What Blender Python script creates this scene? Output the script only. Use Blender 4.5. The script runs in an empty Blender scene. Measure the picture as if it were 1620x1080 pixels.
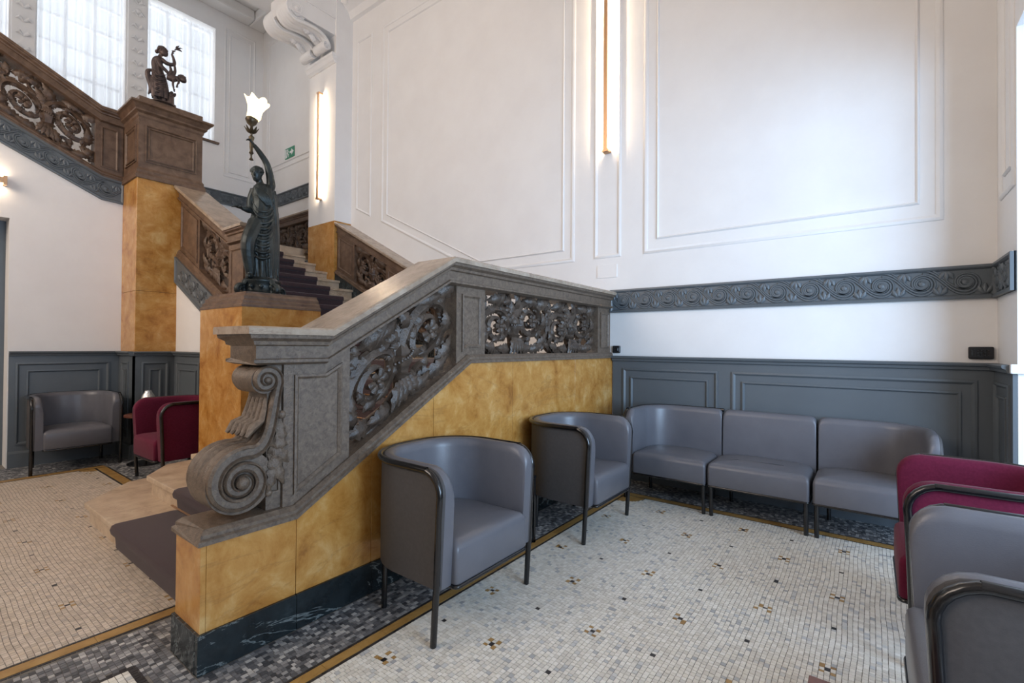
import bpy, bmesh, math, random
import numpy as np
from mathutils import Matrix, Vector
random.seed(7); RNG = np.random.default_rng(7)
PI = math.pi
sin, cos = math.sin, math.cos
SC = bpy.context.scene
COL = SC.collection

# ------------------------------------------------------------------ camera
F_PX, CAM_H = 750.83, 1.35
YAW, PITCH, ROLL = [math.radians(a) for a in (37.047, 0.548, 0.407)]
fw = Vector((-sin(YAW)*cos(PITCH), cos(YAW)*cos(PITCH), sin(PITCH)))
_r = Vector((cos(YAW), sin(YAW), 0)); _u = _r.cross(fw)
rt = cos(ROLL)*_r + sin(ROLL)*_u
up = -sin(ROLL)*_r + cos(ROLL)*_u
cd = bpy.data.cameras.new('camera'); cd.sensor_width = 36.0; cd.lens = 36.0*F_PX/1620.0
cd.clip_start = 0.05; cd.clip_end = 200
camo = bpy.data.objects.new('camera', cd); COL.objects.link(camo)
M = Matrix.Identity(4)
for i in range(3):
    M[i][0], M[i][1], M[i][2] = rt[i], up[i], -fw[i]
M[2][3] = CAM_H
camo.matrix_world = M
SC.camera = camo

# ------------------------------------------------------------------ world, daylight, exposure
w = bpy.data.worlds.new('world'); SC.world = w; w.use_nodes = True
w.node_tree.nodes['Background'].inputs[0].default_value = (0.86, 0.93, 1.0, 1)
w.node_tree.nodes['Background'].inputs[1].default_value = 0.8
SC.view_settings.view_transform = 'Standard'; SC.view_settings.look = 'None'
SC.view_settings.exposure = 0.14; SC.view_settings.gamma = 1.0
SC.view_settings.use_curve_mapping = False
def area_light(name, loc, direction, sx, sy, power, color):
    d = bpy.data.lights.new(name, 'AREA'); d.shape = 'RECTANGLE'; d.size = sx; d.size_y = sy
    d.energy = power; d.color = color
    o = bpy.data.objects.new(name, d); COL.objects.link(o); o.location = loc
    o.rotation_euler = Vector(direction).to_track_quat('-Z', 'Y').to_euler()
    return o
# daylight through the tall opening in the right-hand wall, and through the curtained stair windows
area_light('daylight_side_window', (3.0, 1.4, 1.95), (-.8, .62, 0.02), 2.6, 2.5, 165, (0.49, 0.71, 1.0)).data.spread = math.radians(130)
for yc in (3.2, 1.865, 0.515, -0.85):
    area_light('daylight_stair_window', (-10.6, yc, 6.3), (1, 0, -0.12), 1.15, 2.2, 18, (0.90, 0.95, 1.0))
area_light('added_front_fill', (-4.8, -4.3, 5.0), (0, 1, -0.10), 3.8, 3.2, 225, (1.0, 0.82, 0.68))  # added warm fill from behind the viewpoint, not a known window

# ------------------------------------------------------------------ mesh helpers
class MB:
    def __init__(s): s.v = []; s.f = []
    def add(s, verts, faces):
        o = len(s.v); s.v += [(float(p[0]), float(p[1]), float(p[2])) for p in verts]
        s.f += [tuple(i+o for i in f) for f in faces]; return s
    def box(s, x0, x1, y0, y1, z0, z1):
        return s.add([(x0,y0,z0),(x1,y0,z0),(x1,y1,z0),(x0,y1,z0),(x0,y0,z1),(x1,y0,z1),(x1,y1,z1),(x0,y1,z1)],
            [(3,2,1,0),(4,5,6,7),(0,1,5,4),(1,2,6,5),(2,3,7,6),(3,0,4,7)])
    def prism(s, poly, fn, a, b):
        n = len(poly)
        return s.add([fn(p, q, a) for p, q in poly]+[fn(p, q, b) for p, q in poly],
            [tuple(range(n))[::-1], tuple(range(n, 2*n))]+[(i, (i+1) % n, n+(i+1) % n, n+i) for i in range(n)])
    def loft(s, rings, caps=True, ring_closed=True, loop=False):
        n = len(rings[0]); m = len(rings); vs = [p for r in rings for p in r]; fs = []
        for j in range(m if loop else m-1):
            k = (j+1) % m
            for i in range(n if ring_closed else n-1):
                i2 = (i+1) % n; fs.append((j*n+i, j*n+i2, k*n+i2, k*n+i))
        if caps and not loop:
            fs.append(tuple(range(n))[::-1]); fs.append(tuple((m-1)*n+i for i in range(n)))
        return s.add(vs, fs)
    def lathe(s, prof, c=(0,0,0), n=16, axis=None):
        rings = []
        for r, z in prof:
            rings.append([(c[0]+r*cos(2*PI*i/n), c[1]+r*sin(2*PI*i/n), c[2]+z) for i in range(n)])
        return s.loft(rings)
    def sweep(s, path, a, b, nrm=(0,0,1), nseg=8, ridge=0.0):
        """tube along path; half-width a across nrm, half-depth b along nrm"""
        P = np.array(path, float); m = len(P)
        a = np.broadcast_to(np.array(a, float), (m,)); b = np.broadcast_to(np.array(b, float), (m,))
        T = np.gradient(P, axis=0); T /= np.linalg.norm(T, axis=1)[:, None]+1e-12
        N0 = np.broadcast_to(np.array(nrm, float), (m, 3))
        S = np.cross(T, N0); l = np.linalg.norm(S, axis=1)
        S[l < 1e-6] = (1, 0, 0); S /= np.linalg.norm(S, axis=1)[:, None]
        N = np.cross(S, T)
        th = np.arange(nseg)*2*PI/nseg
        g = 1+ridge*np.cos(nseg/2*th)
        V = P[:, None, :]+S[:, None, :]*(a[:, None]*np.cos(th)*g)[:, :, None]+N[:, None, :]*(b[:, None]*np.sin(th)*g)[:, :, None]
        return s.loft([list(r) for r in V])
    def ball(s, c, r, n=8, sq=(1,1,1)):
        rings = []
        for j in range(n//2+1):
            ph = PI*(j+0.02)/(n//2+0.04)
            rings.append([(c[0]+r*sq[0]*sin(ph)*cos(2*PI*i/n), c[1]+r*sq[1]*sin(ph)*sin(2*PI*i/n), c[2]-r*sq[2]*cos(ph)) for i in range(n)])
        return s.loft(rings)
    def mesh(s, name, mat=None, smooth=None, bevel=0, seg=2):
        me = bpy.data.meshes.new(name); me.from_pydata(s.v, [], s.f)
        bm = bmesh.new(); bm.from_mesh(me)
        bmesh.ops.recalc_face_normals(bm, faces=bm.faces)
        if bevel:
            es = [e for e in bm.edges if len(e.link_faces) == 2 and e.calc_face_angle(0) > 0.5]
            bmesh.ops.bevel(bm, geom=es, offset=bevel, segments=seg, profile=0.6, affect='EDGES', clamp_overlap=True)
        bm.to_mesh(me); bm.free()
        if mat: me.materials.append(mat)
        if smooth is not None:
            me.shade_smooth(); me.set_sharp_from_angle(angle=math.radians(smooth))
        return me
    def build(s, name, mat, parent=None, smooth=None, bevel=0, seg=2):
        return link(name, s.mesh(name, mat, smooth, bevel, seg), parent)
def link(name, me, parent=None):
    o = bpy.data.objects.new(name, me); COL.objects.link(o)
    if parent is not None:
        o.parent = parent; o.matrix_parent_inverse = Matrix.Translation(-world_loc(parent))
    return o
def world_loc(o):
    l = Vector(o.location)
    if o.parent is not None: l = l+o.matrix_parent_inverse.translation+world_loc(o.parent)
    return l
def tag(o, label, cat=None, group=None, kind=None):
    o['label'] = label
    if cat: o['category'] = cat
    if group: o['group'] = group
    if kind: o['kind'] = kind
    return o
def thing(name, label, cat, loc=(0,0,0), group=None):
    o = bpy.data.objects.new(name, None); COL.objects.link(o); o.location = loc; o.empty_display_size = .1
    return tag(o, label, cat, group)
def struct(o, label=None):
    o['kind'] = 'structure'
    if label: o['label'] = label
    return o
def copy_tree(o, parent=None):
    c = o.copy(); COL.objects.link(c); c.parent = parent
    if parent is not None: c.matrix_parent_inverse = o.matrix_parent_inverse.copy()
    for ch in list(o.children): copy_tree(ch, c)
    return c
def bez(p0, p1, p2, p3, n=16):
    t = np.linspace(0, 1, n)[:, None]; p0, p1, p2, p3 = [np.array(p, float) for p in (p0, p1, p2, p3)]
    return ((1-t)**3*p0+3*t*(1-t)**2*p1+3*t*t*(1-t)*p2+t**3*p3)
def catmull(pts, n=8):
    P = np.array(pts, float); out = []
    E_ = np.vstack([2*P[0]-P[1], P, 2*P[-1]-P[-2]])
    for i in range(1, len(E_)-2):
        a, b, c, d = E_[i-1:i+3]
        for t in np.linspace(0, 1, n, endpoint=False):
            out.append(0.5*((2*b)+(-a+c)*t+(2*a-5*b+4*c-d)*t*t+(-a+3*b-3*c+d)*t**3))
    out.append(P[-1]); return np.array(out)

# ------------------------------------------------------------------ materials
def _mat(name):
    m = bpy.data.materials.new(name); m.use_nodes = True
    nt = m.node_tree; b = nt.nodes['Principled BSDF']; return m, nt, b
def _ramp(nt, stops):
    r = nt.nodes.new('ShaderNodeValToRGB'); e = r.color_ramp.elements
    while len(e) < len(stops): e.new(0.5)
    for el, (p, c) in zip(e, stops): el.position = p; el.color = (*c, 1)
    return r
def _noise(nt, vec, scale, detail=5, rough=.55, dist=0):
    n = nt.nodes.new('ShaderNodeTexNoise'); n.inputs['Scale'].default_value = scale
    n.inputs['Detail'].default_value = detail; n.inputs['Roughness'].default_value = rough
    n.inputs['Distortion'].default_value = dist
    nt.links.new(vec, n.inputs['Vector']); return n.outputs['Fac']
def _bump(nt, b, h, strength, dist=.01):
    n = nt.nodes.new('ShaderNodeBump'); n.inputs['Strength'].default_value = strength; n.inputs['Distance'].default_value = dist
    nt.links.new(h, n.inputs['Height']); nt.links.new(n.outputs[0], b.inputs['Normal'])
def mat(name, c1, c2=None, scale=6, rough=.5, metal=0, bump=0, bscale=80, spec=.5, sheen=0, coat=0, detail=5, dist=0, lo=.35, hi=.65):
    m, nt, b = _mat(name)
    b.inputs['Roughness'].default_value = rough; b.inputs['Metallic'].default_value = metal
    b.inputs['Specular IOR Level'].default_value = spec
    if sheen: b.inputs['Sheen Weight'].default_value = sheen; b.inputs['Sheen Roughness'].default_value = .4
    if coat: b.inputs['Coat Weight'].default_value = coat; b.inputs['Coat Roughness'].default_value = .15
    tc = nt.nodes.new('ShaderNodeTexCoord').outputs['Object']
    if c2:
        r = _ramp(nt, [(lo, c1), (hi, c2)]); nt.links.new(_noise(nt, tc, scale, detail, .6, dist), r.inputs[0])
        nt.links.new(r.outputs[0], b.inputs['Base Color'])
    else: b.inputs['Base Color'].default_value = (*c1, 1)
    if bump: _bump(nt, b, _noise(nt, tc, bscale, 4), bump)
    return m
def marble(name, stops, vein, scale=3.0, vscale=2.0, vwidth=.03, rough=.25, vamt=.8):
    m, nt, b = _mat(name); b.inputs['Roughness'].default_value = rough
    tc = nt.nodes.new('ShaderNodeTexCoord').outputs['Object']
    r = _ramp(nt, stops); nt.links.new(_noise(nt, tc, scale, 9, .68, .35), r.inputs[0])
    mpn_ = nt.nodes.new('ShaderNodeMapping'); mpn_.inputs['Rotation'].default_value = (.7, .5, .4); mpn_.inputs['Scale'].default_value = (2.6, .55, 1.3)
    nt.links.new(tc, mpn_.inputs['Vector']); f = _noise(nt, mpn_.outputs[0], vscale, 7, .62, .8)
    v = _ramp(nt, [(.5-vwidth*1.3, (0,0,0)), (.5, (vamt,)*3), (.5+vwidth, (0,0,0))]); nt.links.new(f, v.inputs[0])
    mx = nt.nodes.new('ShaderNodeMix'); mx.data_type = 'RGBA'
    nt.links.new(v.outputs[0], mx.inputs[0]); nt.links.new(r.outputs[0], mx.inputs[6]); mx.inputs[7].default_value = (*vein, 1)
    nt.links.new(mx.outputs[2], b.inputs['Base Color']); return m
def tess_mat(name, stops, individual, rough=.42):
    m, nt, b = _mat(name); b.inputs['Roughness'].default_value = rough
    src = nt.nodes.new('ShaderNodeObjectInfo').outputs['Random'] if individual else nt.nodes.new('ShaderNodeNewGeometry').outputs['Random Per Island']
    r = _ramp(nt, stops); nt.links.new(src, r.inputs[0]); nt.links.new(r.outputs[0], b.inputs['Base Color'])
    tc = nt.nodes.new('ShaderNodeTexCoord').outputs['Object']
    _bump(nt, b, _noise(nt, tc, 70, 3), .12, .004)
    return m
def emit(name, col, s):
    m, nt, b = _mat(name); b.inputs['Base Color'].default_value = (*col, 1)
    b.inputs['Emission Color'].default_value = (*col, 1); b.inputs['Emission Strength'].default_value = s; return m
M_ = {}
M_['plaster'] = mat('white_plaster', (.80,.785,.775), (.83,.82,.81), 2.5, .75, bump=.05, bscale=40)
M_['ceil'] = mat('ceiling_white', (.82,.81,.80), None, rough=.8)
M_['dado'] = mat('grey_blue_paint', (.100,.117,.131), (.108,.126,.140), 3, .42, bump=.04, bscale=30)
M_['yellow'] = marble('yellow_marble', [(.28,(.26,.098,.018)), (.42,(.44,.200,.042)), (.55,(.53,.275,.074)), (.72,(.65,.42,.17))], (.24,.12,.04), 5.5, 1.6, .010, .24, .30)
M_['green'] = marble('dark_green_marble', [(.35,(.008,.012,.014)), (.6,(.018,.026,.03)), (.8,(.05,.07,.075))], (.38,.44,.44), 5, 2.4, .008, .2, .5)
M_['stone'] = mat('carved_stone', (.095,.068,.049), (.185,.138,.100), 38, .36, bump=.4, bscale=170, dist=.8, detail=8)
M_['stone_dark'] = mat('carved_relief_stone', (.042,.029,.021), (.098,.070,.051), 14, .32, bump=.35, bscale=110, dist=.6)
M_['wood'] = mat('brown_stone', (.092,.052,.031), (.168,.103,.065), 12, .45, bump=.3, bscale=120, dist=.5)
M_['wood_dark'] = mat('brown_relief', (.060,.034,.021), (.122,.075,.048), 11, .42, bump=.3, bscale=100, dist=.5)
M_['cap'] = marble('beige_marble', [(.3,(.24,.18,.13)), (.5,(.36,.285,.215)), (.7,(.46,.38,.30))], (.25,.17,.12), 7, 5, .02, .22, .6)
M_['step'] = marble('step_marble', [(.3,(.40,.29,.19)), (.5,(.54,.42,.30)), (.7,(.63,.52,.39))], (.30,.20,.13), 6, 4, .02, .35, .5)
M_['carpet'] = mat('plum_carpet', (.058,.036,.040), (.076,.049,.054), 300, .95, bump=.6, bscale=600, sheen=.3, spec=.1)
M_['leather'] = mat('grey_leather', (.118,.119,.136), (.132,.133,.151), 5, .31, bump=.10, bscale=220, spec=.5)
M_['leather_out'] = mat('grey_outer_cloth', (.062,.058,.059), (.072,.068,.068), 60, .62, bump=.1, bscale=400, spec=.35)
M_['burg'] = mat('burgundy_wool', (.100,.008,.028), (.125,.011,.036), 80, .9, bump=.25, bscale=500, sheen=.12, spec=.2)
M_['black'] = mat('black_lacquer', (.007,.007,.008), None, rough=.18, spec=.5, coat=.3)
M_['bronze'] = mat('patinated_bronze', (.016,.020,.020), (.045,.058,.060), 7, .38, metal=.55, bump=.2, bscale=90)
M_['bronze2'] = mat('brown_bronze', (.040,.030,.030), (.10,.070,.062), 9, .45, metal=.4, bump=.2, bscale=60)
M_['torchmetal'] = mat('aged_brass', (.06,.045,.028), (.11,.085,.05), 20, .4, metal=.7)
M_['brass'] = mat('satin_brass', (.62,.38,.22), None, rough=.35, metal=1)
M_['led'] = emit('warm_led', (1.0,.80,.55), 14)
M_['flame'] = emit('lit_glass', (1.0,.82,.46), 1.9)
M_['plastic'] = mat('black_plastic', (.010,.011,.014), None, rough=.35)
M_['greensign'] = mat('sign_green', (.01,.22,.11), None, rough=.4)
M_['white'] = mat('white_print', (.85,.85,.85), None, rough=.5)
M_['frame_white'] = mat('window_paint', (.72,.72,.72), None, rough=.5)
M_['topwood'] = mat('red_brown_wood', (.10,.030,.018), (.16,.055,.032), 25, .35, dist=2)
M_['silver'] = mat('hammered_silver', (.75,.74,.72), None, rough=.25, metal=1, bump=.6, bscale=60)
M_['grout'] = mat('grout', (.13,.12,.105), (.19,.175,.155), 30, .9)
m, nt, b = _mat('sheer_curtain')      # thin woven net: part open, part lit through
out = nt.nodes['Material Output']; tr = nt.nodes.new('ShaderNodeBsdfTransparent'); tl = nt.nodes.new('ShaderNodeBsdfTranslucent')
tl.inputs[0].default_value = (.86,.88,.92,1); tr.inputs[0].default_value = (1,1,1,1)
df = nt.nodes.new('ShaderNodeBsdfDiffuse'); df.inputs[0].default_value = (.85,.86,.88,1)
m1 = nt.nodes.new('ShaderNodeMixShader'); m1.inputs[0].default_value = .3
nt.links.new(tl.outputs[0], m1.inputs[1]); nt.links.new(df.outputs[0], m1.inputs[2])
m2 = nt.nodes.new('ShaderNodeMixShader'); m2.inputs[0].default_value = .62
nt.links.new(tr.outputs[0], m2.inputs[1]); nt.links.new(m1.outputs[0], m2.inputs[2]); nt.links.new(m2.outputs[0], out.inputs[0])
M_['sheer'] = m
m, nt, b = _mat('window_glass'); out = nt.nodes['Material Output']
tr = nt.nodes.new('ShaderNodeBsdfTransparent'); gl = nt.nodes.new('ShaderNodeBsdfGlossy'); gl.inputs['Roughness'].default_value = .02
mx = nt.nodes.new('ShaderNodeMixShader'); mx.inputs[0].default_value = .06
nt.links.new(tr.outputs[0], mx.inputs[1]); nt.links.new(gl.outputs[0], mx.inputs[2]); nt.links.new(mx.outputs[0], out.inputs[0])
M_['glass'] = m

# ================================================================== THE SETTING
YB, XL, XR, XW = 4.654, -7.40, 0.705, -9.994     # back wall, left wall, right wall, stair-window wall
L1, L2 = 1.19, 3.038                              # the two landings
# ---- floor: grout bed with mosaic laid as real tesserae
floor = struct(MB().box(-10.2, 2.2, -4.2, 4.9, -.25, -.0022).build('floor', M_['grout']), 'mosaic floor of small marble tesserae with ochre borders')
PT = .0212
CREAM = [(0,(.46,.385,.31)), (.4,(.57,.485,.40)), (.75,(.65,.565,.475)), (.92,(.60,.50,.39)), (1,(.42,.37,.33))]
WHITE = [(0,(.62,.59,.53)), (.3,(.73,.70,.63)), (.62,(.82,.80,.74)), (.86,(.72,.69,.61)), (.95,(.55,.56,.56)), (1,(.38,.39,.40))]
GREY = [(0,(.045,.048,.055)), (.3,(.12,.125,.135)), (.6,(.20,.20,.205)), (.85,(.33,.33,.33)), (1,(.55,.54,.52))]
OCHRE = [(0,(.30,.17,.05)), (1,(.44,.28,.11))]
BLACK = [(0,(.012,.012,.015)), (1,(.04,.038,.04))]
classes = [WHITE, BLACK, OCHRE, GREY, CREAM]
TM = [tess_mat('tessera_'+n, c, False) for n, c in zip(('white','black','ochre','grey','cream'), classes)]
TI = [tess_mat('tessera_single_'+n, c, True) for n, c in zip(('white','black','ochre','grey','cream'), classes)]
quads, qcls = [], []
def wav(x, y, k):
    return .0035*np.sin(7.3*x+2.1*y+k)+.0028*np.sin(3.1*x-8.7*y+1.7*k)+.0015*np.sin(19*x+13*y+k)
def field(x0, x1, y0, y1, cls, along='x', lattice=None, hole=None, warp=1.0):
    a0, a1, c0, c1 = (x0, x1, y0, y1) if along == 'x' else (y0, y1, x0, x1)
    ns = max(1, int(round((c1-c0)/PT))); pc = (c1-c0)/ns
    na = max(1, int(round((a1-a0)/(PT*1.02)))); pa = (a1-a0)/na
    I, J = np.meshgrid(np.arange(ns), np.arange(na), indexing='ij')
    jit = RNG.uniform(-.22, .22, (ns, na+1))*pa + RNG.uniform(0, 1, (ns, 1))*pa*.5; jit[:, 0] = 0; jit[:, -1] = 0
    A0 = a0+J*pa+jit[:, :-1]; A1 = a0+(J+1)*pa+jit[:, 1:]
    C0 = c0+I*pc; C1 = C0+pc
    g = .0011
    Q = []
    for aa, cc in ((A0+g, C0+g), (A1-g, C0+g), (A1-g, C1-g), (A0+g, C1-g)):
        X, Y = (aa, cc) if along == 'x' else (cc, aa)
        ex = np.clip(np.minimum(X-x0, x1-X)/.05, 0, 1)*warp; ey = np.clip(np.minimum(Y-y0, y1-Y)/.05, 0, 1)*warp
        dx, dy = wav(X, Y, 0.)*ex, wav(X, Y, 2.)*ey
        Q.append(np.stack([X+dx+RNG.uniform(-.0006, .0006, X.shape), Y+dy+RNG.uniform(-.0006, .0006, X.shape)], -1).reshape(-1, 2))
    Q = np.stack(Q, 1)
    cc = Q.mean(1); k = np.full(len(Q), cls)
    if lattice:
        lx, ly, ox, oy = lattice
        u = np.rint((cc[:, 0]-ox)/lx); v = np.rint((cc[:, 1]-oy)/ly)
        dx = np.abs(cc[:, 0]-ox-u*lx); dy = np.abs(cc[:, 1]-oy-v*ly)
        k[(dx < PT*.5) & (dy < PT*.5)] = 1
        k[((u+v) % 2 == 0) & (np.abs(dx-PT) < PT*.5) & (np.abs(dy-PT) < PT*.5)] = 2
    if hole is not None:
        keep = ~hole(cc[:, 0], cc[:, 1]); Q, k = Q[keep], k[keep]
    quads.append(Q); qcls.append(k)
SXF, SXB = -2.168, -2.455                          # outer / inner face of the near stair wall
def in_disc(cx, cy, r): return lambda x, y: (x-cx)**2+(y-cy)**2 < r*r
YBK = 4.20
field(-6.66, -2.868, -2.2, 1.385, 4, 'x', (.3185, .36, -3.30, .582), in_disc(-6.66, 1.385, .13))
field(-1.785, .70, .0, YBK-.10, 0, 'y', (.308, .362, -1.676, 1.322), in_disc(-1.785, YBK-.1, .19))
for x in (-2.868+.002, -2.766-.016): field(x, x+.015, -2.2, .95, 1, 'y', warp=0)
for x in (-1.868, -1.800): field(x, x+.014, -.6, YBK, 1, 'y', warp=0)
field(-1.80, .70, YBK-.1, YBK-.086, 1, 'x', warp=0); field(-1.86, .70, YBK-.012, YBK+.002, 1, 'x', warp=0)
for y in (1.387, 1.487): field(-6.66, -5.0, y, y+.014, 1, 'x', warp=0)
for x in (-6.676, -6.78): field(x, x+.014, -2.2, 1.49, 1, 'y', warp=0)
pan = lambda x, y: (x > -2.475) & (x < -1.95) & (y < .655)
field(-2.748, -1.872, -1.2, .775, 3, 'x', hole=pan)
field(-2.748, SXB-.004, .777, .95, 3, 'x')
field(-2.475, -2.445, -1.2, .655, 1, 'y', warp=0); field(-2.445, -1.95, .625, .655, 1, 'x', warp=0)
field(-2.445, -1.95, -1.2, .625, 0, 'x')
field(SXF+.004, -1.872, .777, YB-.02, 3, 'y')
field(-1.868, .70, YBK+.004, YB-.02, 3, 'x')
field(XL+.02, -6.785, -2.2, 1.77, 3, 'y'); field(-6.785, -5.03, 1.505, 2.17, 3, 'x')
Q = np.concatenate(quads); K = np.concatenate(qcls)
# the 300 tesserae that show largest in the picture are objects of their own, the rest one mass
c3 = np.c_[Q.mean(1), np.zeros(len(Q))]-np.array([0, 0, CAM_H])
dep = c3@np.array(fw); uu = 810+F_PX*(c3@np.array(rt))/np.maximum(dep, .01); vv = 540-F_PX*(c3@np.array(up))/np.maximum(dep, .01)
seen = (dep > .3) & (uu > 480) & (uu < 1415) & (vv < 1079) & (Q.mean(1)[:, 0] > -1.79)
score = np.where(seen, vv, -1e9); near = np.argsort(-score)[:300]
mask = np.ones(len(Q), bool); mask[near] = False
def tile_mesh(Qs, Ks, name, mats):
    n = len(Qs); zt = RNG.uniform(-.0005, .0004, n)
    V = np.zeros((n, 8, 3)); V[:, :4, :2] = Qs; V[:, 4:, :2] = Qs; V[:, :4, 2] = zt[:, None]; V[:, 4:, 2] = -.004
    fi = np.array([[0,1,2,3],[0,4,5,1],[1,5,6,2],[2,6,7,3],[3,7,4,0]])
    Fc = (fi[None]+8*np.arange(n)[:, None, None]).reshape(-1)
    me = bpy.data.meshes.new(name); me.vertices.add(n*8); me.loops.add(n*20); me.polygons.add(n*5)
    me.vertices.foreach_set('co', V.reshape(-1)); me.loops.foreach_set('vertex_index', Fc.astype(np.int32))
    me.polygons.foreach_set('loop_start', np.arange(0, n*20, 4).astype(np.int32))
    for m_ in mats: me.materials.append(m_)
    me.polygons.foreach_set('material_index', np.repeat(Ks, 5).astype(np.int32))
    me.update(calc_edges=True); me.validate(); me.shade_flat(); return me
mo = link('mosaic', tile_mesh(Q[mask], K[mask], 'mosaic', TM), floor); mo['kind'] = 'stuff'
mo['label'] = 'fine mosaic of small cream, grey, ochre and black tesserae'
for i in near:
    link('tessera', tile_mesh(Q[i:i+1]-Q[i].mean(0), K[i:i+1]*0, 'tessera', [TI[K[i]]]), floor).location = (*Q[i].mean(0), 0)
def strips(x0, x1, y0, y1, n):
    for i in range(n):
        if x1-x0 > y1-y0: a, b_ = x0+(x1-x0)*i/n, x0+(x1-x0)*(i+1)/n; mb = MB().box(a+.0008, b_-.0008, y0, y1, -.004, .0002)
        else: a, b_ = y0+(y1-y0)*i/n, y0+(y1-y0)*(i+1)/n; mb = MB().box(x0, x1, a+.0008, b_-.0008, -.004, .0002)
        mb.build('border_strip', M_['ochre_band'], floor)
M_['ochre_band'] = marble('ochre_band_marble', [(.3,(.27,.145,.04)), (.55,(.38,.225,.07)), (.75,(.45,.29,.11))], (.20,.10,.03), 9, 6, .02, .4, .5)
strips(-2.850, -2.784, -2.2, .95, 9); strips(-1.852, -1.802, -.4, YBK-.013, 15)
strips(-1.80, .70, YBK-.084, YBK-.014, 6); strips(-6.66, -5.0, 1.403, 1.485, 4); strips(-6.764, -6.678, -2.2, 1.485, 8)
def quarter(cx, cy, r, a0, a1):
    pts = [(cx, cy)]+[(cx+r*cos(a0+(a1-a0)*i/14), cy+r*sin(a0+(a1-a0)*i/14)) for i in range(15)]
    MB().prism(pts, lambda p, q, h: (p, q, h), -.004, .0002).build('border_corner', M_['ochre_band'], floor)
quarter(-1.785, YBK-.1, .18, -PI/2, 0); quarter(-6.66, 1.385, .12, -PI/2, 0)

# ---- walls
def frame_ring(mb, poly, wdt, prof, fn):
    """mitred moulding along a closed polygon (counter-clockwise) in a wall plane; prof = [(inset, height)]"""
    n = len(poly); P = [np.array(p, float) for p in poly]; rings = []
    for i in range(n):
        a, b_, c = P[i-1], P[i], P[(i+1) % n]
        d1 = (b_-a)/np.linalg.norm(b_-a); d2 = (c-b_)/np.linalg.norm(c-b_)
        n1 = np.array([-d1[1], d1[0]]); n2 = np.array([-d2[1], d2[0]])
        mt = (n1+n2)/(1+n1@n2)
        rings.append([fn(*(b_+mt*ins*wdt), h) for ins, h in prof])
    mb.loft(rings, loop=True); return mb
PROF = [(0, -.003), (0, .006), (.25, .013), (.5, .017), (.75, .012), (1, .005), (1, -.003)]
def rect(a, b_, c, d): return [(a, c), (b_, c), (b_, d), (a, d)]
fnB = lambda p, q, h: (p, YB-h, q)             # back wall, faces -Y
fnL = lambda p, q, h: (XL+h, p, q)             # left wall, faces +X
fnR = lambda p, q, h: (XR-h, -p, q)            # right wall, faces -X (p = -Y)
fnW = lambda p, q, h: (XW+h, p, q)
def fnY(Y): return lambda p, q, h: (p, Y-h, q)
def fnX(X): return lambda p, q, h: (X+h, p, q)
wall_back = struct(MB().box(XW-.3, XR+.9, YB, YB+.3, -.25, 8.2).build('wall_back', M_['plaster']), 'white plaster back wall with moulded panels above a grey dado')
def mould(parent, poly, fn, wdt=.04, m='plaster', prof=PROF, name='panel_moulding'):
    return frame_ring(MB(), poly, wdt, prof, fn).build(name, M_[m], parent, smooth=35)
def inset(poly, d):
    P = [np.array(p, float) for p in poly]; n = len(P); out = []
    for i in range(n):
        a, b_, c = P[i-1], P[i], P[(i+1) % n]
        d1 = (b_-a)/np.linalg.norm(b_-a); d2 = (c-b_)/np.linalg.norm(c-b_)
        n1 = np.array([-d1[1], d1[0]]); n2 = np.array([-d2[1], d2[0]])
        out.append(tuple(b_+(n1+n2)/(1+n1@n2)*d))
    return out
TOPP = 6.34
pA = [(-6.09, 3.27), (-4.07, 2.298), (-2.645, 2.298), (-2.645, TOPP), (-6.09, TOPP)]
pB = rect(-1.843, .428, 2.294, TOPP); pC = rect(-2.40, -2.088, 2.30, TOPP)
pD = [(-6.74, 3.575), (-6.35, 3.39), (-6.35, TOPP), (-6.74, TOPP)]
for p_ in (pA, pB):
    mould(wall_back, p_, fnB, .045); mould(wall_back, inset(p_, .135), fnB, .022)
mould(wall_back, pC, fnB, .04); mould(wall_back, pD, fnB, .035)
MB().box(-2.36, -2.13, YB-.008, YB+.01, 2.085, 2.225).build('plain_plaque', M_['plaster'], wall_back, bevel=.002)
MB().prism([(0,6.72),(.05,6.74),(.09,6.84),(.20,6.92),(.28,7.05),(.30,7.26),(0,7.26)], lambda p, q, h: (h, YB-p, q), -6.9, XR).build('cornice', M_['plaster'], wall_back)
for i in range(26):
    x = -6.8+i*.29; mb = MB()
    for k in range(5):
        a = (k-2)*.5
        mb.sweep([(x+.02*sin(a), YB-.17, 6.90), (x+.07*sin(a), YB-.22, 6.90+.05*cos(a)), (x+.11*sin(a), YB-.22, 6.90+.10*cos(a))], [.008, .022, .006], [.012, .02, .006], (0,-1,.4), 6)
    mb.build('cornice_palmette', M_['plaster'], wall_back, smooth=60)

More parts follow.
